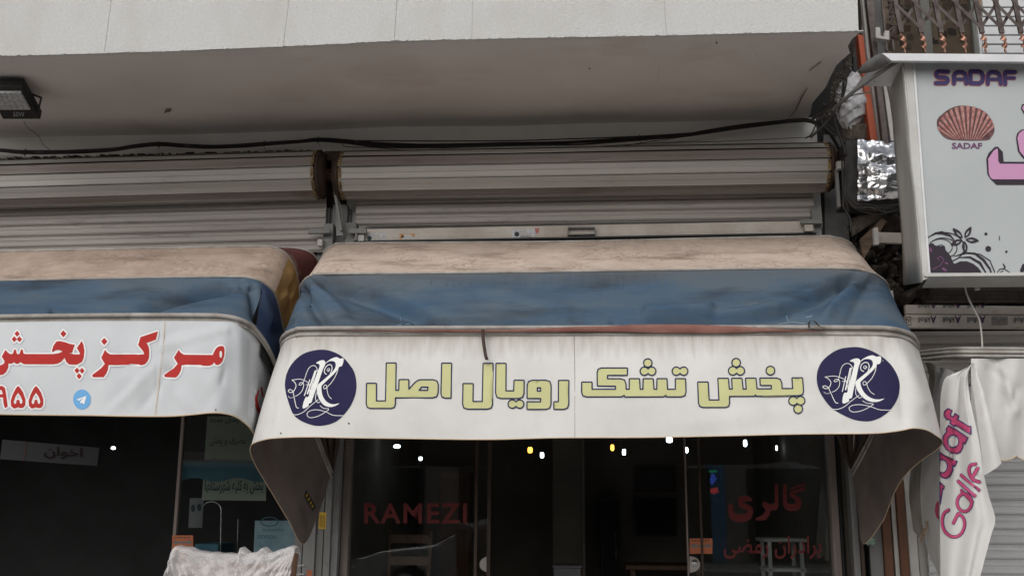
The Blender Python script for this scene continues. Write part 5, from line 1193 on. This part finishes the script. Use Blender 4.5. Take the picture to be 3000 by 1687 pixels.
for x, y, r in ((596,1109,4.5),(610,1199,8.5),(720,1216,3.6)):
    q = zS([(x, y)])[0]; obj('dot_print', fp(shape([circ(q.x, q.y, r)]), .003), M['sign_black'], sg)
obj('sign_mark', fp(shape([], [], [(zS([(676,1122),(680,1130),(676,1138),(680,1146)]), 1)]), .003), M['sign_black'], sg)

# ---- wrapped pipe and foil duct
wp = thing('wrapped_pipe', at(2495, 300, 7.5), 'fat pipe wrapped in crumpled white tape in the corner by the orange strip', 'pipe'); ORG[wp] = Vector(wp.location)
random.seed(2); rows = []
cen = [((2508,215),.04),((2505,232),.06),((2495,252),.085),((2490,275),.10),((2494,300),.115),((2496,322),.125),((2494,342),.12),((2490,358),.10),((2488,372),.07),((2488,378),.02)]
P = catmull([at(c[0][0], c[0][1], 7.55) for c in cen], 50); Rr = np.interp(np.linspace(0,1,50), np.linspace(0,1,len(cen)), [c[1] for c in cen])
for i, (p, r) in enumerate(zip(P, Rr)):
    row = []
    for k_ in range(41):
        a = 2*math.pi*k_/40; w = 1 + .05*math.sin(3*a+i*.4) + .045*math.sin(7*a-i*.8) + .035*math.sin(11*a+i*1.3) + (.10 if 12 < i < 20 else .03)*math.sin(5*a + i*.9)
        row.append(p + Vector((math.cos(a)*r*w, math.sin(a)*r*w, .012*math.sin(4*a+i*.7))))
    rows.append(row)
obj('tape_wrap', MB().grid(rows), M['tape'], wp)
obj('pipe', MB().tube([at(2512,360,7.6), at(2512,400,7.65)], .12, 20), M['dust'], wp)
fd = thing('foil_duct', at(2560, 500, 7.3), 'crumpled silver foil insulation with a black rubber edge left of the sign box', 'duct'); ORG[fd] = Vector(fd.location)
rows = []
for i in range(60):
    u = i/59; row = []
    for j in range(60):
        v = j/59; x = 2513 + (2645-2513)*u + 2.5*noise.noise((v*6, 1, 1))*(1-u)*2; y = 409 + 14*math.sin(u*3)*(1-v)*0 + 16*u**1.5*(1-v) + 5*noise.noise((u*7, v*2, 4)) + (592-411)*v*(1-.06*u)
        d = .07*math.sin(v*3.1)*(.7+.3*math.sin(u*2)) + .030*noise.noise((u*2.2, v*6.5, 1)) + .012*abs(noise.noise((u*4.5, v*15, 5))) + .006*abs(noise.noise((u*10, v*30, 9)))
        row.append(at(x, y, 7.3 - d))
    rows.append(row)
obj('foil', MB().grid(rows), M['foil'], fd)
rows = [[at(2476+i*6.4, 410+j*180/11, 7.34-.03*math.sin(j*.29)-.01*random.random()) for j in range(12)] for i in range(7)]
o = obj('rubber_sheet', MB().grid(rows), M['rubber'], fd); 
mb = MB().slab([at(2476,411,7.36), at(2645,413,7.36), at(2645,590,7.36), at(2478,590,7.36)], (0,.3,0)); obj('duct_body', mb, M['rubber'], fd)
wr = thing('wire_loops', at(2570, 610, 7.2), 'loops of thin black wire drooping below the foil duct', 'wires'); ORG[wr] = Vector(wr.location)
random.seed(14)
for k in range(9):
    y = 596+random.uniform(-6,12); pts = [(2474+random.uniform(-4,6), 560+random.uniform(-20,30)), (2500, y), (2550, y+random.uniform(4,20)), (2600, y+random.uniform(6,22)), (2650, y+random.uniform(0,12))]
    obj('wire', MB().tube(catmull([at(x, yy, 7.15-.01*k) for x, yy in pts], 40), .004, 5), M['cable'], wr, smooth=True)
for L_ in ([(2466,470),(2470,540),(2480,590),(2486,620)], [(2474,520),(2478,560),(2470,600),(2490,640),(2494,680)]):
    obj('wire', MB().tube(catmull([at(x, y, 7.2) for x, y in L_], 30), .007, 5), M['cable'], wr, smooth=True)
# broken timber in the dark gap
random.seed(8)
for pts, Y, mk, lab in (([(2520,700),(2585,640),(2596,650),(2545,735),(2530,760)], 7.5, 'wood_old', 'broken board leaning steeply in the dark gap under the wires'),
                     ([(2560,668),(2572,665),(2576,715),(2562,716)], 7.35, 'offwhite', 'short pale metal angle piece beside the broken board'),
                     ([(2572,680),(2640,682),(2642,712),(2575,710)], 7.45, 'shutter_bar', 'pale rectangular plate half hidden behind the sign box'),
                     ([(2490,640),(2560,625),(2640,635),(2640,655),(2560,650),(2500,690)], 7.7, 'dust', 'dusty rubble ledge below the foil duct'),
                     ([(2500,700),(2560,740),(2600,800),(2560,860),(2500,780)], 7.9, 'grime', 'dark crumpled sheet behind the main awning corner')):
    solo('scrap_board', MB().slab([at(x, y, Y) for x, y in pts], (0, .04, 0)), M[mk], lab, 'scrap')
rows = [[at(x, y, 8.0) - Vector((0, .55*abs(noise.noise((x*.018, y*.018, 3))) + .12*abs(noise.noise((x*.06, y*.06, 8))) + .03*noise.noise((x*.2, y*.2, 2)), 0)) for y in np.linspace(590, 900, 70)] for x in np.linspace(2482, 2700, 60)]
tag(solo('debris_heap', MB().grid(rows), M['dust_dark'], None, None), 'lumpy dark debris filling the gap left of the sign box', 'debris', kind='stuff')
mb = MB()
for k in range(60):
    p = at(random.uniform(2480, 2650), random.uniform(600, 830), random.uniform(7.7, 8.1)); s = random.uniform(.01, .035)
    mb.add([p+Vector((random.uniform(-s,s),random.uniform(-s,s),random.uniform(-s,s))) for _ in range(4)], [(0,1,2),(0,2,3),(0,3,1),(1,3,2)])
tag(solo('rubble', mb, M['dust'], None, None), 'dusty rubble and debris in the dark gap left of the sign box', 'rubble', kind='stuff')

# ---- right roller shutter with printed housing
rs = thing('roller_shutter', at(2850, 1000, 7.9), 'grey slatted shutter at the right with a printed housing, behind the white awning', 'roller shutter', 'roller shutters above the shopfronts'); ORG[rs] = Vector(rs.location)
YR = 7.9
hx0 = at(2650, 930, YR).x
c0 = at(2850, 930, 7.75); 
for za, zb_, y_ in ((892,920,7.74),(921,960,7.70)):
    bevel(obj('housing_slat', MB().slab([at(2652,za,y_), at(3120,za+6,y_), at(3120,zb_+3,y_), at(2654,zb_,y_)], (0,.05,0)), M['shutter_bar'], rs), .008)
def ak(x, y, w, h, Y):
    obj('printed_mark', project(text_quad('kRoll', [(x+w*.62, y+h), (x, y+h), (x, y), (x+w*.62, y)], .01), Y, .003), M['poster_text'], rs)
    obj('printed_mark', project(text_quad('A', [(x+w, y+h*1.1), (x+w*.66, y+h*1.1), (x+w*.66, y-h*.25), (x+w, y-h*.25)], .02), Y, .003), M['navy_line'], rs)
    obj('printed_tick', project(poly([(x+w*.6, y+h*.0-2), (x+w*.9, y+h*.55), (x+w*.66, y+h*.1)]), Y, .004), M['sign_red'], rs)
for x in (2690, 2762, 2834, 2970): ak(x, 929, 53, 16, 7.70)
for x in (2690, 2762, 2834): ak(x, 893, 53, 9, 7.74)
obj('printed_mark', project(shape([], [], [([(2655,928),(2668,928),(2668,952),(2655,952)], .8, True), ([(2906,929),(2950,929),(2950,950),(2906,950)], .8, True), ([(2657,936),(2664,940),(2658,946)], .8)]), 7.70, .003), M['poster_text'], rs)
obj('printed_mark', project(trect('nounnn', 2909, 932, 2947, 947), 7.70, .004), M['poster_text'], rs)
zz0 = at(2850, 966, 8.0).z
n = 23; pitch = .1065; zc0 = at(2850, 970, 8.0).z
curtain(rs, at(2668,1000,8.0).x, 5.2, zc0, zc0, pitch, 4, 8.0, 'shutter_dark', 7)
curtain(rs, at(2668,1000,8.0).x, 5.2, zc0-4*pitch, zc0-4*pitch, pitch, 18, 7.995, 'shutter_white', 8)
obj('perforated_shelf', at_box(2650, 846, 3100, 884, 7.95, .05), M['grime'], rs)
mb = MB()
for k in range(46):
    for j in range(3): c = at(2665+k*8, 852+j*11, 7.945); mb.box(c-Vector((.004,.002,.008)), c+Vector((.004,.006,.008)))
o = obj('perforations', mb, M['black'], rs); o['kind'] = 'stuff'
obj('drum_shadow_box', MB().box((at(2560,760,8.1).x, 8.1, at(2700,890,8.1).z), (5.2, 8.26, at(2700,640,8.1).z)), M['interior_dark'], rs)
solo('hanging_cable', MB().tube(catmull([at(x, y, 6.6) for x, y in ((2826,818),(2829,850),(2840,880),(2855,910),(2868,935),(2874,965),(2877,1000),(2878,1026))], 40), .006, 6), M['white_cable'], 'white cable hanging from the sign box down to the white awning', 'cable', smooth=True)
solo('clip', at_box(2858, 824, 2872, 848, 6.45, .03), M['sign_frame'], 'small pale clip under the sign box beside the white cable', 'clip')
bp = thing('wall_bracket', at(2615, 900, 6.9), 'thin pale upright bracket plate just right of the blue awning corner', 'bracket'); ORG[bp] = Vector(bp.location)
bevel(obj('plate', MB().slab([at(x, y, 7.3) for x, y in ((2606,852),(2616,850),(2631,958),(2616,958))], (0,.03,0)), M['sign_side'], bp), .003)
for y in (872, 896): obj('bolt', at_box(2609+(y-872)*.12, y, 2616+(y-872)*.12, y+12, 7.285, .012), M['flash'], bp)

# ---- door posts right of the open shop
for x0, x1, xb0, xb1, Y, d, mk, lab, y0 in ((2482,2502,2508,2530,7.98,.1,'grey_paint','slim grey post at the right of the open shopfront',1380), (2503,2512,2532,2542,7.94,.1,'dark_brown','dark brown post between the grey post and the banner wing',1380),
        (2545,2580,2548,2592,8.06,.05,'grey_paint','grey panel with a patch of green paint',1500), (2583,2604,2594,2624,8.02,.08,'strip_brown','first brown wooden strip from the green patch',1500), (2606,2620,2626,2638,8.04,.06,'offwhite','white strip between the two brown wooden strips',1420),
        (2622,2644,2640,2668,8.00,.08,'strip_brown','second brown wooden strip from the green patch',1380), (2646,2668,2668,2700,8.03,.08,'offwhite','wide white post right of the second brown strip',1380), (2670,2700,2702,2740,8.06,.06,'offwhite','plain pale post beside the right shutter curtain',1400)):
    q = [at(x0, y0, Y), at(x1, y0, Y), at(xb1, 1687, Y), at(xb0, 1687, Y)]
    xa = (q[0].x+q[3].x)/2; xb = (q[1].x+q[2].x)/2
    t = solo('door_post', MB().box((xa, Y, .17), (xb, Y+d, 2.75)), M[mk], lab, 'post', 'posts between the open shop and the right shutter'); bevel(t, .004)
    if 'green' in lab:
        o = obj('paint_patch', project(shape([blob(2549,1586,16,11,3)]), Y, .003), mat('green_paint', (.22,.34,.25), .8), None); o.parent = t
        for v in o.data.vertices: v.co -= t.location

# ---------------- right, retracted white awning
ar = thing('awning', at(2830, 1200, 7.0), 'white folded back awning with pink lettering on its hanging corner', 'awning', 'folding awnings over the shopfronts'); ORG[ar] = Vector(ar.location)
zR = S(2450,800,1.633)
YA = 6.5
for y, r in ((1021,.010),(1031,.012),(1043,.010)):
    obj('front_rail', MB().tube(catmull([at(2690,y+9,6.95), at(2740,y+4,6.8), at(2790,y,6.62), at(2850,y-1,6.5), at(3000,y,6.5), at(3150,y+1,6.5)], 50), r, 8), M['rail'], ar, smooth=True)
obj('top_cloth', MB().grid([[at(x, 1020+(8 if x < 2760 else 0), 6.5 + max(0,(2850-x))*.003) , at(x, 1050+(6 if x < 2760 else 0), 6.52 + max(0,(2850-x))*.003)] for x in np.linspace(2690, 3150, 40)]), M['awning_dirty'], ar)
# front valance with scalloped hem
rows = []
for i, x in enumerate(np.linspace(2845, 3160, 80)):
    yb = 1333 + 15*abs(math.sin((x-2905)/72*math.pi))**.7 if x > 2905 else 1345
    row = []
    for j in range(26):
        t = j/25; y = 1050+(yb-1050)*t; row.append(at(x, y, YA + .02*math.sin(x*.05+t*3) - .03*math.sin(math.pi*t) + .012*math.sin(x*.021*3)))
    rows.append(row)
rows = dent(rows, [([(2930,1060),(2975,1200)], 14, .02), ([(2900,1080),(2985,1140),(2960,1190)], 12, -.02)])
obj('valance', MB().grid(rows), M['awning_white'], ar)
obj('hem', MB().tube([r[-1] for r in rows], .004, 5), M['hem'], ar, smooth=True)
# hanging corner: lofted from the pinched top down to the free corner
Lr = [(2815,1085,6.40),(2790,1095,6.42),(2768,1110,6.46),(2757,1160,6.5),(2756,1250,6.5),(2756,1350,6.5),(2756,1450,6.48),(2756,1560,6.46),(2756,1640,6.45),(2756,1720,6.45)]
Rr_ = [(2848,1064,6.38),(2838,1100,6.34),(2842,1160,6.3),(2856,1230,6.28),(2872,1310,6.26),(2882,1390,6.25),(2897,1455,6.25),(2914,1520,6.25),(2900,1572,6.27),(2866,1700,6.3)]
A = catmull([at(*p) for p in Lr], 60); Bq = catmull([at(*p) for p in Rr_], 60)
rows = []
for i, (a, b) in enumerate(zip(A, Bq)):
    rows.append([lerp(a, b, j/24) + Vector((0, -.05*math.sin(math.pi*j/24) + .012*math.sin(j*.6+i*.05), 0)) for j in range(25)])
rows = dent(rows, [([(2800,1090),(2790,1250),(2770,1400)], 12, -.02), ([(2835,1100),(2850,1250),(2870,1380)], 9, .02)])
hc = obj('hanging_corner', MB().grid(rows), M['awning_white'], ar); hb = bvh(hc)
# outer fold
A = catmull([at(*p) for p in ((2846,1064,6.36),(2850,1130,6.3),(2862,1220,6.27),(2874,1310,6.25),(2882,1392,6.24))], 30); Bq = catmull([at(*p) for p in ((2852,1062,6.36),(2880,1130,6.27),(2902,1220,6.22),(2920,1300,6.2),(2934,1356,6.2))], 30)
obj('outer_fold', MB().grid([[lerp(a, b, j/8) + Vector((0,-.03*math.sin(math.pi*j/8),0)) for j in range(9)] for a, b in zip(A, Bq)]), M['awning_white'], ar)
# lettering running up the corner
zL = S(2680, 1150, 2.697)
big = [([zL([(268,124),(300,140),(287,165),(290,185),(310,190),(322,163),(355,185),(343,212),(440,268),(443,328),(325,255),(318,264),(282,240),(290,218),(255,205),(238,180),(240,150)])], []),
       ([zL([(272,257),(345,300),(425,355),(402,403),(388,392),(385,430),(368,465),(335,481),(290,472),(250,440),(228,395),(230,345),(258,303),(252,290)])], [zL(circ(308,382,44,50))]),
       ([zL([(205,470),(235,492),(340,542),(322,580),(308,572),(306,615),(285,655),(250,677),(215,665),(203,640)])], [zL(circ(224,580,38,52))]),
       ([zL([(205,705),(241,740),(235,760),(226,756),(216,830),(206,880)])], [])]
for sol, hol in big:
    o = obj('letter_outline', project(shape([], [], [(P, 1.5, True) for P in sol+hol], g=9), hb, .006), M['sign_navy'], hc)
    obj('pink_letter', project(shape(sol, hol, g=8), hb, .0035), M['pink'], hc)
thin = [([(483,562),(447,570),(432,605),(440,650),(465,690),(515,704)], False), ([(499,595),(462,655)], False), ([(370,650),(508,768)], False), ([(345,697),(475,813)], False),
        ([(395+58*math.cos(t), 866+70*math.sin(t)) for t in np.linspace(0, 6.28, 24)[:-1]], True), ([(372,772),(458,862)], False), ([(272,925),(237,950),(222,1010),(235,1080),(280,1128),(330,1135),(375,1105),(398,1040),(385,985),(345,952),(308,1028)], False)]
grp = [[0,1],[2],[3],[4,5],[6]]
for g_ in grp:
    st = [(zL(thin[k][0]) if len(thin[k][0]) < 4 or thin[k][1] else zL(smooth2(thin[k][0][:-1], 30) + [Vector(thin[k][0][-1])]) , thin[k][1]) for k in g_]
    o = obj('letter_outline', project(shape([], [], [(P, 5.2, c) for P, c in st], g=9), hb, .004), M['sign_navy'], hc)
    obj('pink_letter', project(shape([], [], [(P, 3.7, c) for P, c in st], g=9), hb, .0065), M['pink'], o)
# bunched pleats hanging to the left
random.seed(31)
for k in range(10):
    x0 = 2700+k*6.5; xb = 2655 + k*11; Yk = 7.5 - k*.1
    e0 = [at(2790-(9-k)*9, 1060+k*3, Yk-.05), at(x0+22-k, 1110+k*4, Yk), at(x0-4, 1250, Yk), at(xb+8, 1420, Yk), at(xb+20, 1560+k*5+random.uniform(-12,12), Yk+.02)]
    e1 = [at(2800-(9-k)*8, 1064+k*3, Yk-.12), at(x0+34, 1115, Yk-.14), at(x0+20, 1250, Yk-.16), at(xb+36, 1420, Yk-.16), at(xb+42, 1590+k*8+random.uniform(-12,12), Yk-.12)]
    A, Bq = catmull(e0, 24), catmull(e1, 24)
    obj('pleat', MB().grid([[lerp(a, b, j/6) + Vector((0, .02*math.sin(j*1.1+k), 0)) for j in range(7)] for a, b in zip(A, Bq)]), M['awning_dirty'] if k < 3 else M['awning_white'], ar)
A = catmull([at(*p) for p in ((2762,1105,6.6),(2757,1250,6.6),(2757,1400,6.6),(2757,1600,6.6),(2757,1710,6.6))], 30); Bq = catmull([at(*p) for p in ((2745,1120,7.2),(2722,1260,7.2),(2700,1420,7.2),(2712,1580,7.2),(2755,1690,6.9))], 30)
obj('side_cloth', MB().grid([[lerp(a, b, j/8) + Vector((0,.02*math.sin(j),0)) for j in range(9)] for a, b in zip(A, Bq)]), M['awning_white'], ar)
sd = [o for o in ar.children if o.name.startswith('side_cloth')][0]
obj('pink_letter', project(shape([zL([(192,850),(170,875),(163,930),(175,980),(190,997),(199,985),(190,960),(196,900)])], g=8), bvh(sd), .004), M['pink'], sd)
for x, y in ((2708,1560),(2698,1575),(2715,1540)): obj('rust_spot', project(poly([(x-5,y-16),(x+4,y-14),(x+5,y+10),(x-4,y+14)]), 7.0, 0), M['stain'], ar)

# ================================================================== chairs
def chair(cx, Y, w, ztop, label, rot=0, wrap=True, seatz=.63):
    t = thing('chair', (cx, Y, .17), label, 'chair', 'plastic wrapped dining chairs'); ORG[t] = Vector(t.location); zf_ = .17; hw = w/2
    zs = zf_ + .47
    for s in (-1, 1):
        obj('back_post', MB().tube(catmull([Vector((cx+s*(hw-.03), Y+.02, zf_)), Vector((cx+s*(hw-.03), Y+.0, zs)), Vector((cx+s*(hw-.015), Y+.05, (zs+ztop)/2)), Vector((cx+s*(hw-.005), Y+.10, ztop-.01))], 16), .017, 8), M['wood'], t, smooth=True)
        obj('leg', MB().beam((cx+s*(hw-.03), Y-.42, zf_), (cx+s*(hw-.03), Y-.40, zs), .04), M['wood'], t)
    bevel(obj('seat', MB().box((cx-hw, Y-.44, zs), (cx+hw, Y+.03, zs+.07)), M['seat'], t), .02)
    for k in range(4):
        z = zs + .12 + k*(ztop-zs-.2)/3; obj('back_slat', MB().beam((cx-hw+.02, Y+.02+k*.02, z), (cx+hw-.02, Y+.02+k*.02, z), .02, .07), M['wood'], t)
    if wrap:
        rnd = random.Random(int(abs(cx)*100)); rows = []; n_, m_ = 150, 110
        for i in range(n_):
            u = i/(n_-1); top = ztop + .012 + .0075*float(np.interp(u*363, [0,10,45,80,150,195,200,208,225,250,262,268,285,300,345,363], [-1.2,.2,-.6,-2.4,-3.2,-3.3,-.2,-1.0,-3.0,-2.4,-.2,-.2,-2.6,-2.0,.6,0])) + .0012*math.sin(u*60)
            row = []
            for j in range(m_):
                v = j/(m_-1); z = top - v*.62; x = cx + (u-.5)*(w+.03)
                cr = math.atan2(v, 1.02-u)*7 if u > .5 else math.atan2(v, u+.02)*7; rad = math.hypot(min(u, 1-u), v*1.3); d = .010*abs(math.sin(cr*2.1+2*math.sin(rad*9)))*math.exp(-rad*2.2)*1.6 + .011*abs(math.sin(v*38 - u*16 + 2.5*math.sin(u*7)))*(.4+u) + .012*abs(noise.noise((u*9, v*22, 2))) + .004*math.sin(u*40+v*13) + .012*math.sin(v*3) + rnd.uniform(-.0012,.0012)
                ed = 2*abs(u-.5); d += .03*ed**8
                row.append(Vector((x, Y - .03 + .075*(1-v) - d*min(1, .15+v*6), z)))
            rows.append(row)
        obj('upholstery', MB().grid([[r_[j] + Vector((0, .03, -.012)) for j in range(6, m_, 8)] for r_ in rows[6:-6:6]]), M['upholstery'], t)
        wr_ = obj('plastic_cover', MB().grid(rows), M['plastic_wrap'], t); wr_.modifiers.new('t','SOLIDIFY').thickness = .002
        mb = MB().grid([[p + Vector((0,.0,0)), p + Vector((0,.05,.004)), p + Vector((0,.08,-.03)), p+Vector((0,.08,-.3))] for p in [r[0] for r in rows]]); obj('plastic_back', mb, M['plastic_wrap'], t)
    return t
ca, cb_ = at(497,1615,3.8), at(860,1615,3.8)
chair((ca.x+cb_.x)/2, 3.78, cb_.x-ca.x-.03, ca.z+.004, 'dining chair wrapped in crumpled clear plastic in front of the left window')
a, b = at(1134,1560,8.9), at(1260,1560,8.9); chair((a.x+b.x)/2, 8.9, b.x-a.x, a.z+.03, 'slat backed chair added behind the left pane as stand-in for a reflected chair', wrap=False)  # chair added inside where the glass only mirrors one
a, b = at(2243,1575,8.9), at(2358,1575,8.9)
wf = thing('reflected_chair_table', ((a.x+b.x)/2, 8.9, .17), 'white square framed table added behind the right pane for a reflected chair', 'side table'); ORG[wf] = Vector(wf.location)  # table added in place of a white chair mirrored in the glass
bevel(obj('top', MB().box((a.x-.02, 8.88, a.z-.03), (b.x+.02, 9.3, a.z+.0)), M['sign_side'], wf), .008)
bevel(obj('lower_shelf', MB().box((a.x, 8.9, a.z-.27), (b.x, 9.28, a.z-.24)), M['sign_side'], wf), .006)
for x in (a.x+.015, b.x-.045):
    for y in (8.9, 9.25): obj('leg', MB().box((x, y, .17), (x+.03, y+.03, a.z-.03)), M['sign_side'], wf)
rl_ = thing('railing', at(890, 1660, 8.0), 'thin white metal rails low between the wrapped chair and the pier', 'railing'); ORG[rl_] = Vector(rl_.location)
for (x0, y0, x1, y1) in ((852,1655,892,1655),(850,1680,892,1681),(872,1681,872,1720),(856,1640,856,1700)): obj('rail', MB().tube([at(x0,y0,7.9), at(x1,y1,7.9)], .006, 6), M['offwhite'], rl_)

# ================================================================== across the street (seen only as dim reflections)
ob = thing('opposite_building', (0, -13, 0), 'low building across the street behind the viewer', 'building')
obj('wall', MB().box((-16, -13.4, .15), (16, -13, 3.3)), M['brick'], ob)
for k_, x in enumerate(np.arange(-15, 15, 2.3)): obj('facade_bay', MB().box((x, -12.985, .2), (x+[.5,1.1,.7,1.6][k_ % 4], -12.96, [2.9,3.2,2.4,3.1][k_ % 4])), [M['sign_frame'], M['poster_blue'], M['offwhite'], M['tele_blue'], M['win_frame']][k_ % 5], ob)
for x in range(-14, 15, 4): obj('shopfront_opening', MB().box((x-1.5, -12.99, .2), (x+1.5, -12.95, 2.7)), M['black'], ob)

car = thing('parked_car', (0, -2.5, 0), 'white hatchback parked behind the viewer, mirrored in the left pane', 'car')
GY = 2*8.12 - 17.9; xw = at(1260, 1600, 17.9).x; W = 1.66
def prof(pts, y0, y1): return MB().slab([Vector((xw+x, y0, z)) for x, z in pts], (0, y1-y0, 0))
body = [(-1.25,.32),(-1.3,.55),(-1.22,.70),(-.9,.82),(0,.92),(.15,.96),(2.9,.98),(3.0,.80),(3.02,.35),(2.7,.28),(2.62,.5),(2.4,.62),(2.1,.62),(1.9,.5),(1.82,.28),(.02,.28),(-.06,.5),(-.28,.62),(-.56,.62),(-.76,.5),(-.85,.28)]
bevel(obj('body', prof(body, GY-W, GY), M['car_white'], car), .04, 3)
cab = [(.02,.93),(.85,1.36),(1.1,1.42),(2.2,1.42),(2.55,1.32),(2.88,.97)]
bevel(obj('cabin', prof(cab, GY-W+.10, GY-.10), M['car_white'], car), .04, 3)
for pts in ([(.30,.98),(.92,1.33),(1.32,1.36),(1.32,.98)], [(1.40,.98),(1.40,1.36),(2.15,1.36),(2.42,1.26),(2.6,.98)]):
    for y in (GY-.096, GY-W+.092): obj('window', prof(pts, y, y+.004), M['black'], car)
a = [Vector((xw+.08, GY-.2, .975)), Vector((xw+.08, GY-W+.2, .975)), Vector((xw+.80, GY-W+.25, 1.345)), Vector((xw+.80, GY-.25, 1.345))]; obj('windscreen', MB().slab(a, (-.012, 0, .02)), M['black'], car)
for x in (-.42, 2.25):
    for y in (GY-.09, GY-W+.09):
        w_ = obj('wheel', MB().lathe((xw+x, y, .30), [(0,-.09),(.2,-.09),(.28,-.08),(.3,-.05),(.3,.05),(.28,.08),(.2,.09),(0,.09)], 28, 'y'), M['rubber'], car)
        obj('rim', MB().lathe((xw+x, y, .30), [(0,-.10),(.05,-.10),(.18,-.095),(.19,-.085),(.19,.085),(.18,.095),(.05,.10),(0,.10)], 20, 'y'), M['steel'], w_)
for y in (GY-.18, GY-W+.18): bevel(obj('headlight', MB().box((xw-1.29, y-.14, .60), (xw-1.12, y+.14, .72)), M['led_lens'], car), .02)
for y in (GY+.05, GY-W-.05): bevel(obj('wing_mirror', MB().box((xw+.36, y-.07, .98), (xw+.5, y+.07, 1.10)), M['car_white'], car), .02)
obj('number_plate', MB().box((xw-1.315, GY-W/2-.25, .42), (xw-1.30, GY-W/2+.25, .53)), M['offwhite'], car)
for x in (1.36,): obj('door_seam', MB().box((xw+x-.004, GY-.002, .34), (xw+x+.004, GY+.003, .96)), M['black'], car)
for x in (1.2, 2.1): obj('door_handle', MB().box((xw+x, GY, .86), (xw+x+.14, GY+.025, .885)), M['steel'], car)

dk = thing('desk', at(1900, 1660, 11), 'low dark desk at the back of the open shop', 'desk'); ORG[dk] = Vector(dk.location)
a, b = at(1830, 1600, 11.2), at(2060, 1600, 11.2)
bevel(obj('desk_top', MB().box((a.x, 11.0, .95), (b.x, 11.7, 1.0)), M['wood'], dk), .008)
for x in (a.x+.05, b.x-.1): obj('panel', MB().box((x, 11.05, .17), (x+.05, 11.65, .95)), M['wood'], dk)
bx = thing('paper_box', at(1660, 1670, 9.2), 'dim pale box low in the open doorway', 'box'); ORG[bx] = Vector(bx.location)
a, b = at(1622, 1662, 9.4), at(1702, 1668, 9.4)
bevel(obj('carton', MB().box((a.x, 9.4, .17), (b.x, 9.8, a.z)), M['white_dim'], bx), .006); obj('lid', MB().box((a.x-.01, 9.39, a.z+.002), (b.x+.01, 9.81, a.z+.02)), M['white_dim'], bx)
for k_, (x0, x1, y0, Y, lab) in enumerate(((1045, 1120, 1420, 11.9, 'dark wardrobe behind the left pane near the pier'), (1290, 1375, 1380, 11.6, 'dark bookcase behind the left pane beside the left door stile'), (2300, 2390, 1360, 11.4, 'dark display cabinet far right behind the right pane'))):
    a, b = at(x0, y0, Y), at(x1, y0, Y); w_ = thing('display_cabinet', ((a.x+b.x)/2, Y, .16), lab, 'cabinet'); ORG[w_] = Vector(w_.location)
    obj('carcass', MB().box((a.x, Y+.02, .17), (b.x, Y+.4, a.z)), M['wood'], w_)
    for j_ in range(3): z0 = .25+j_*(a.z-.3)/3; obj('drawer_front', MB().box((a.x+.02, Y, z0), (b.x-.02, Y+.018, z0+(a.z-.3)/3-.03)), M['strip_brown'], w_)
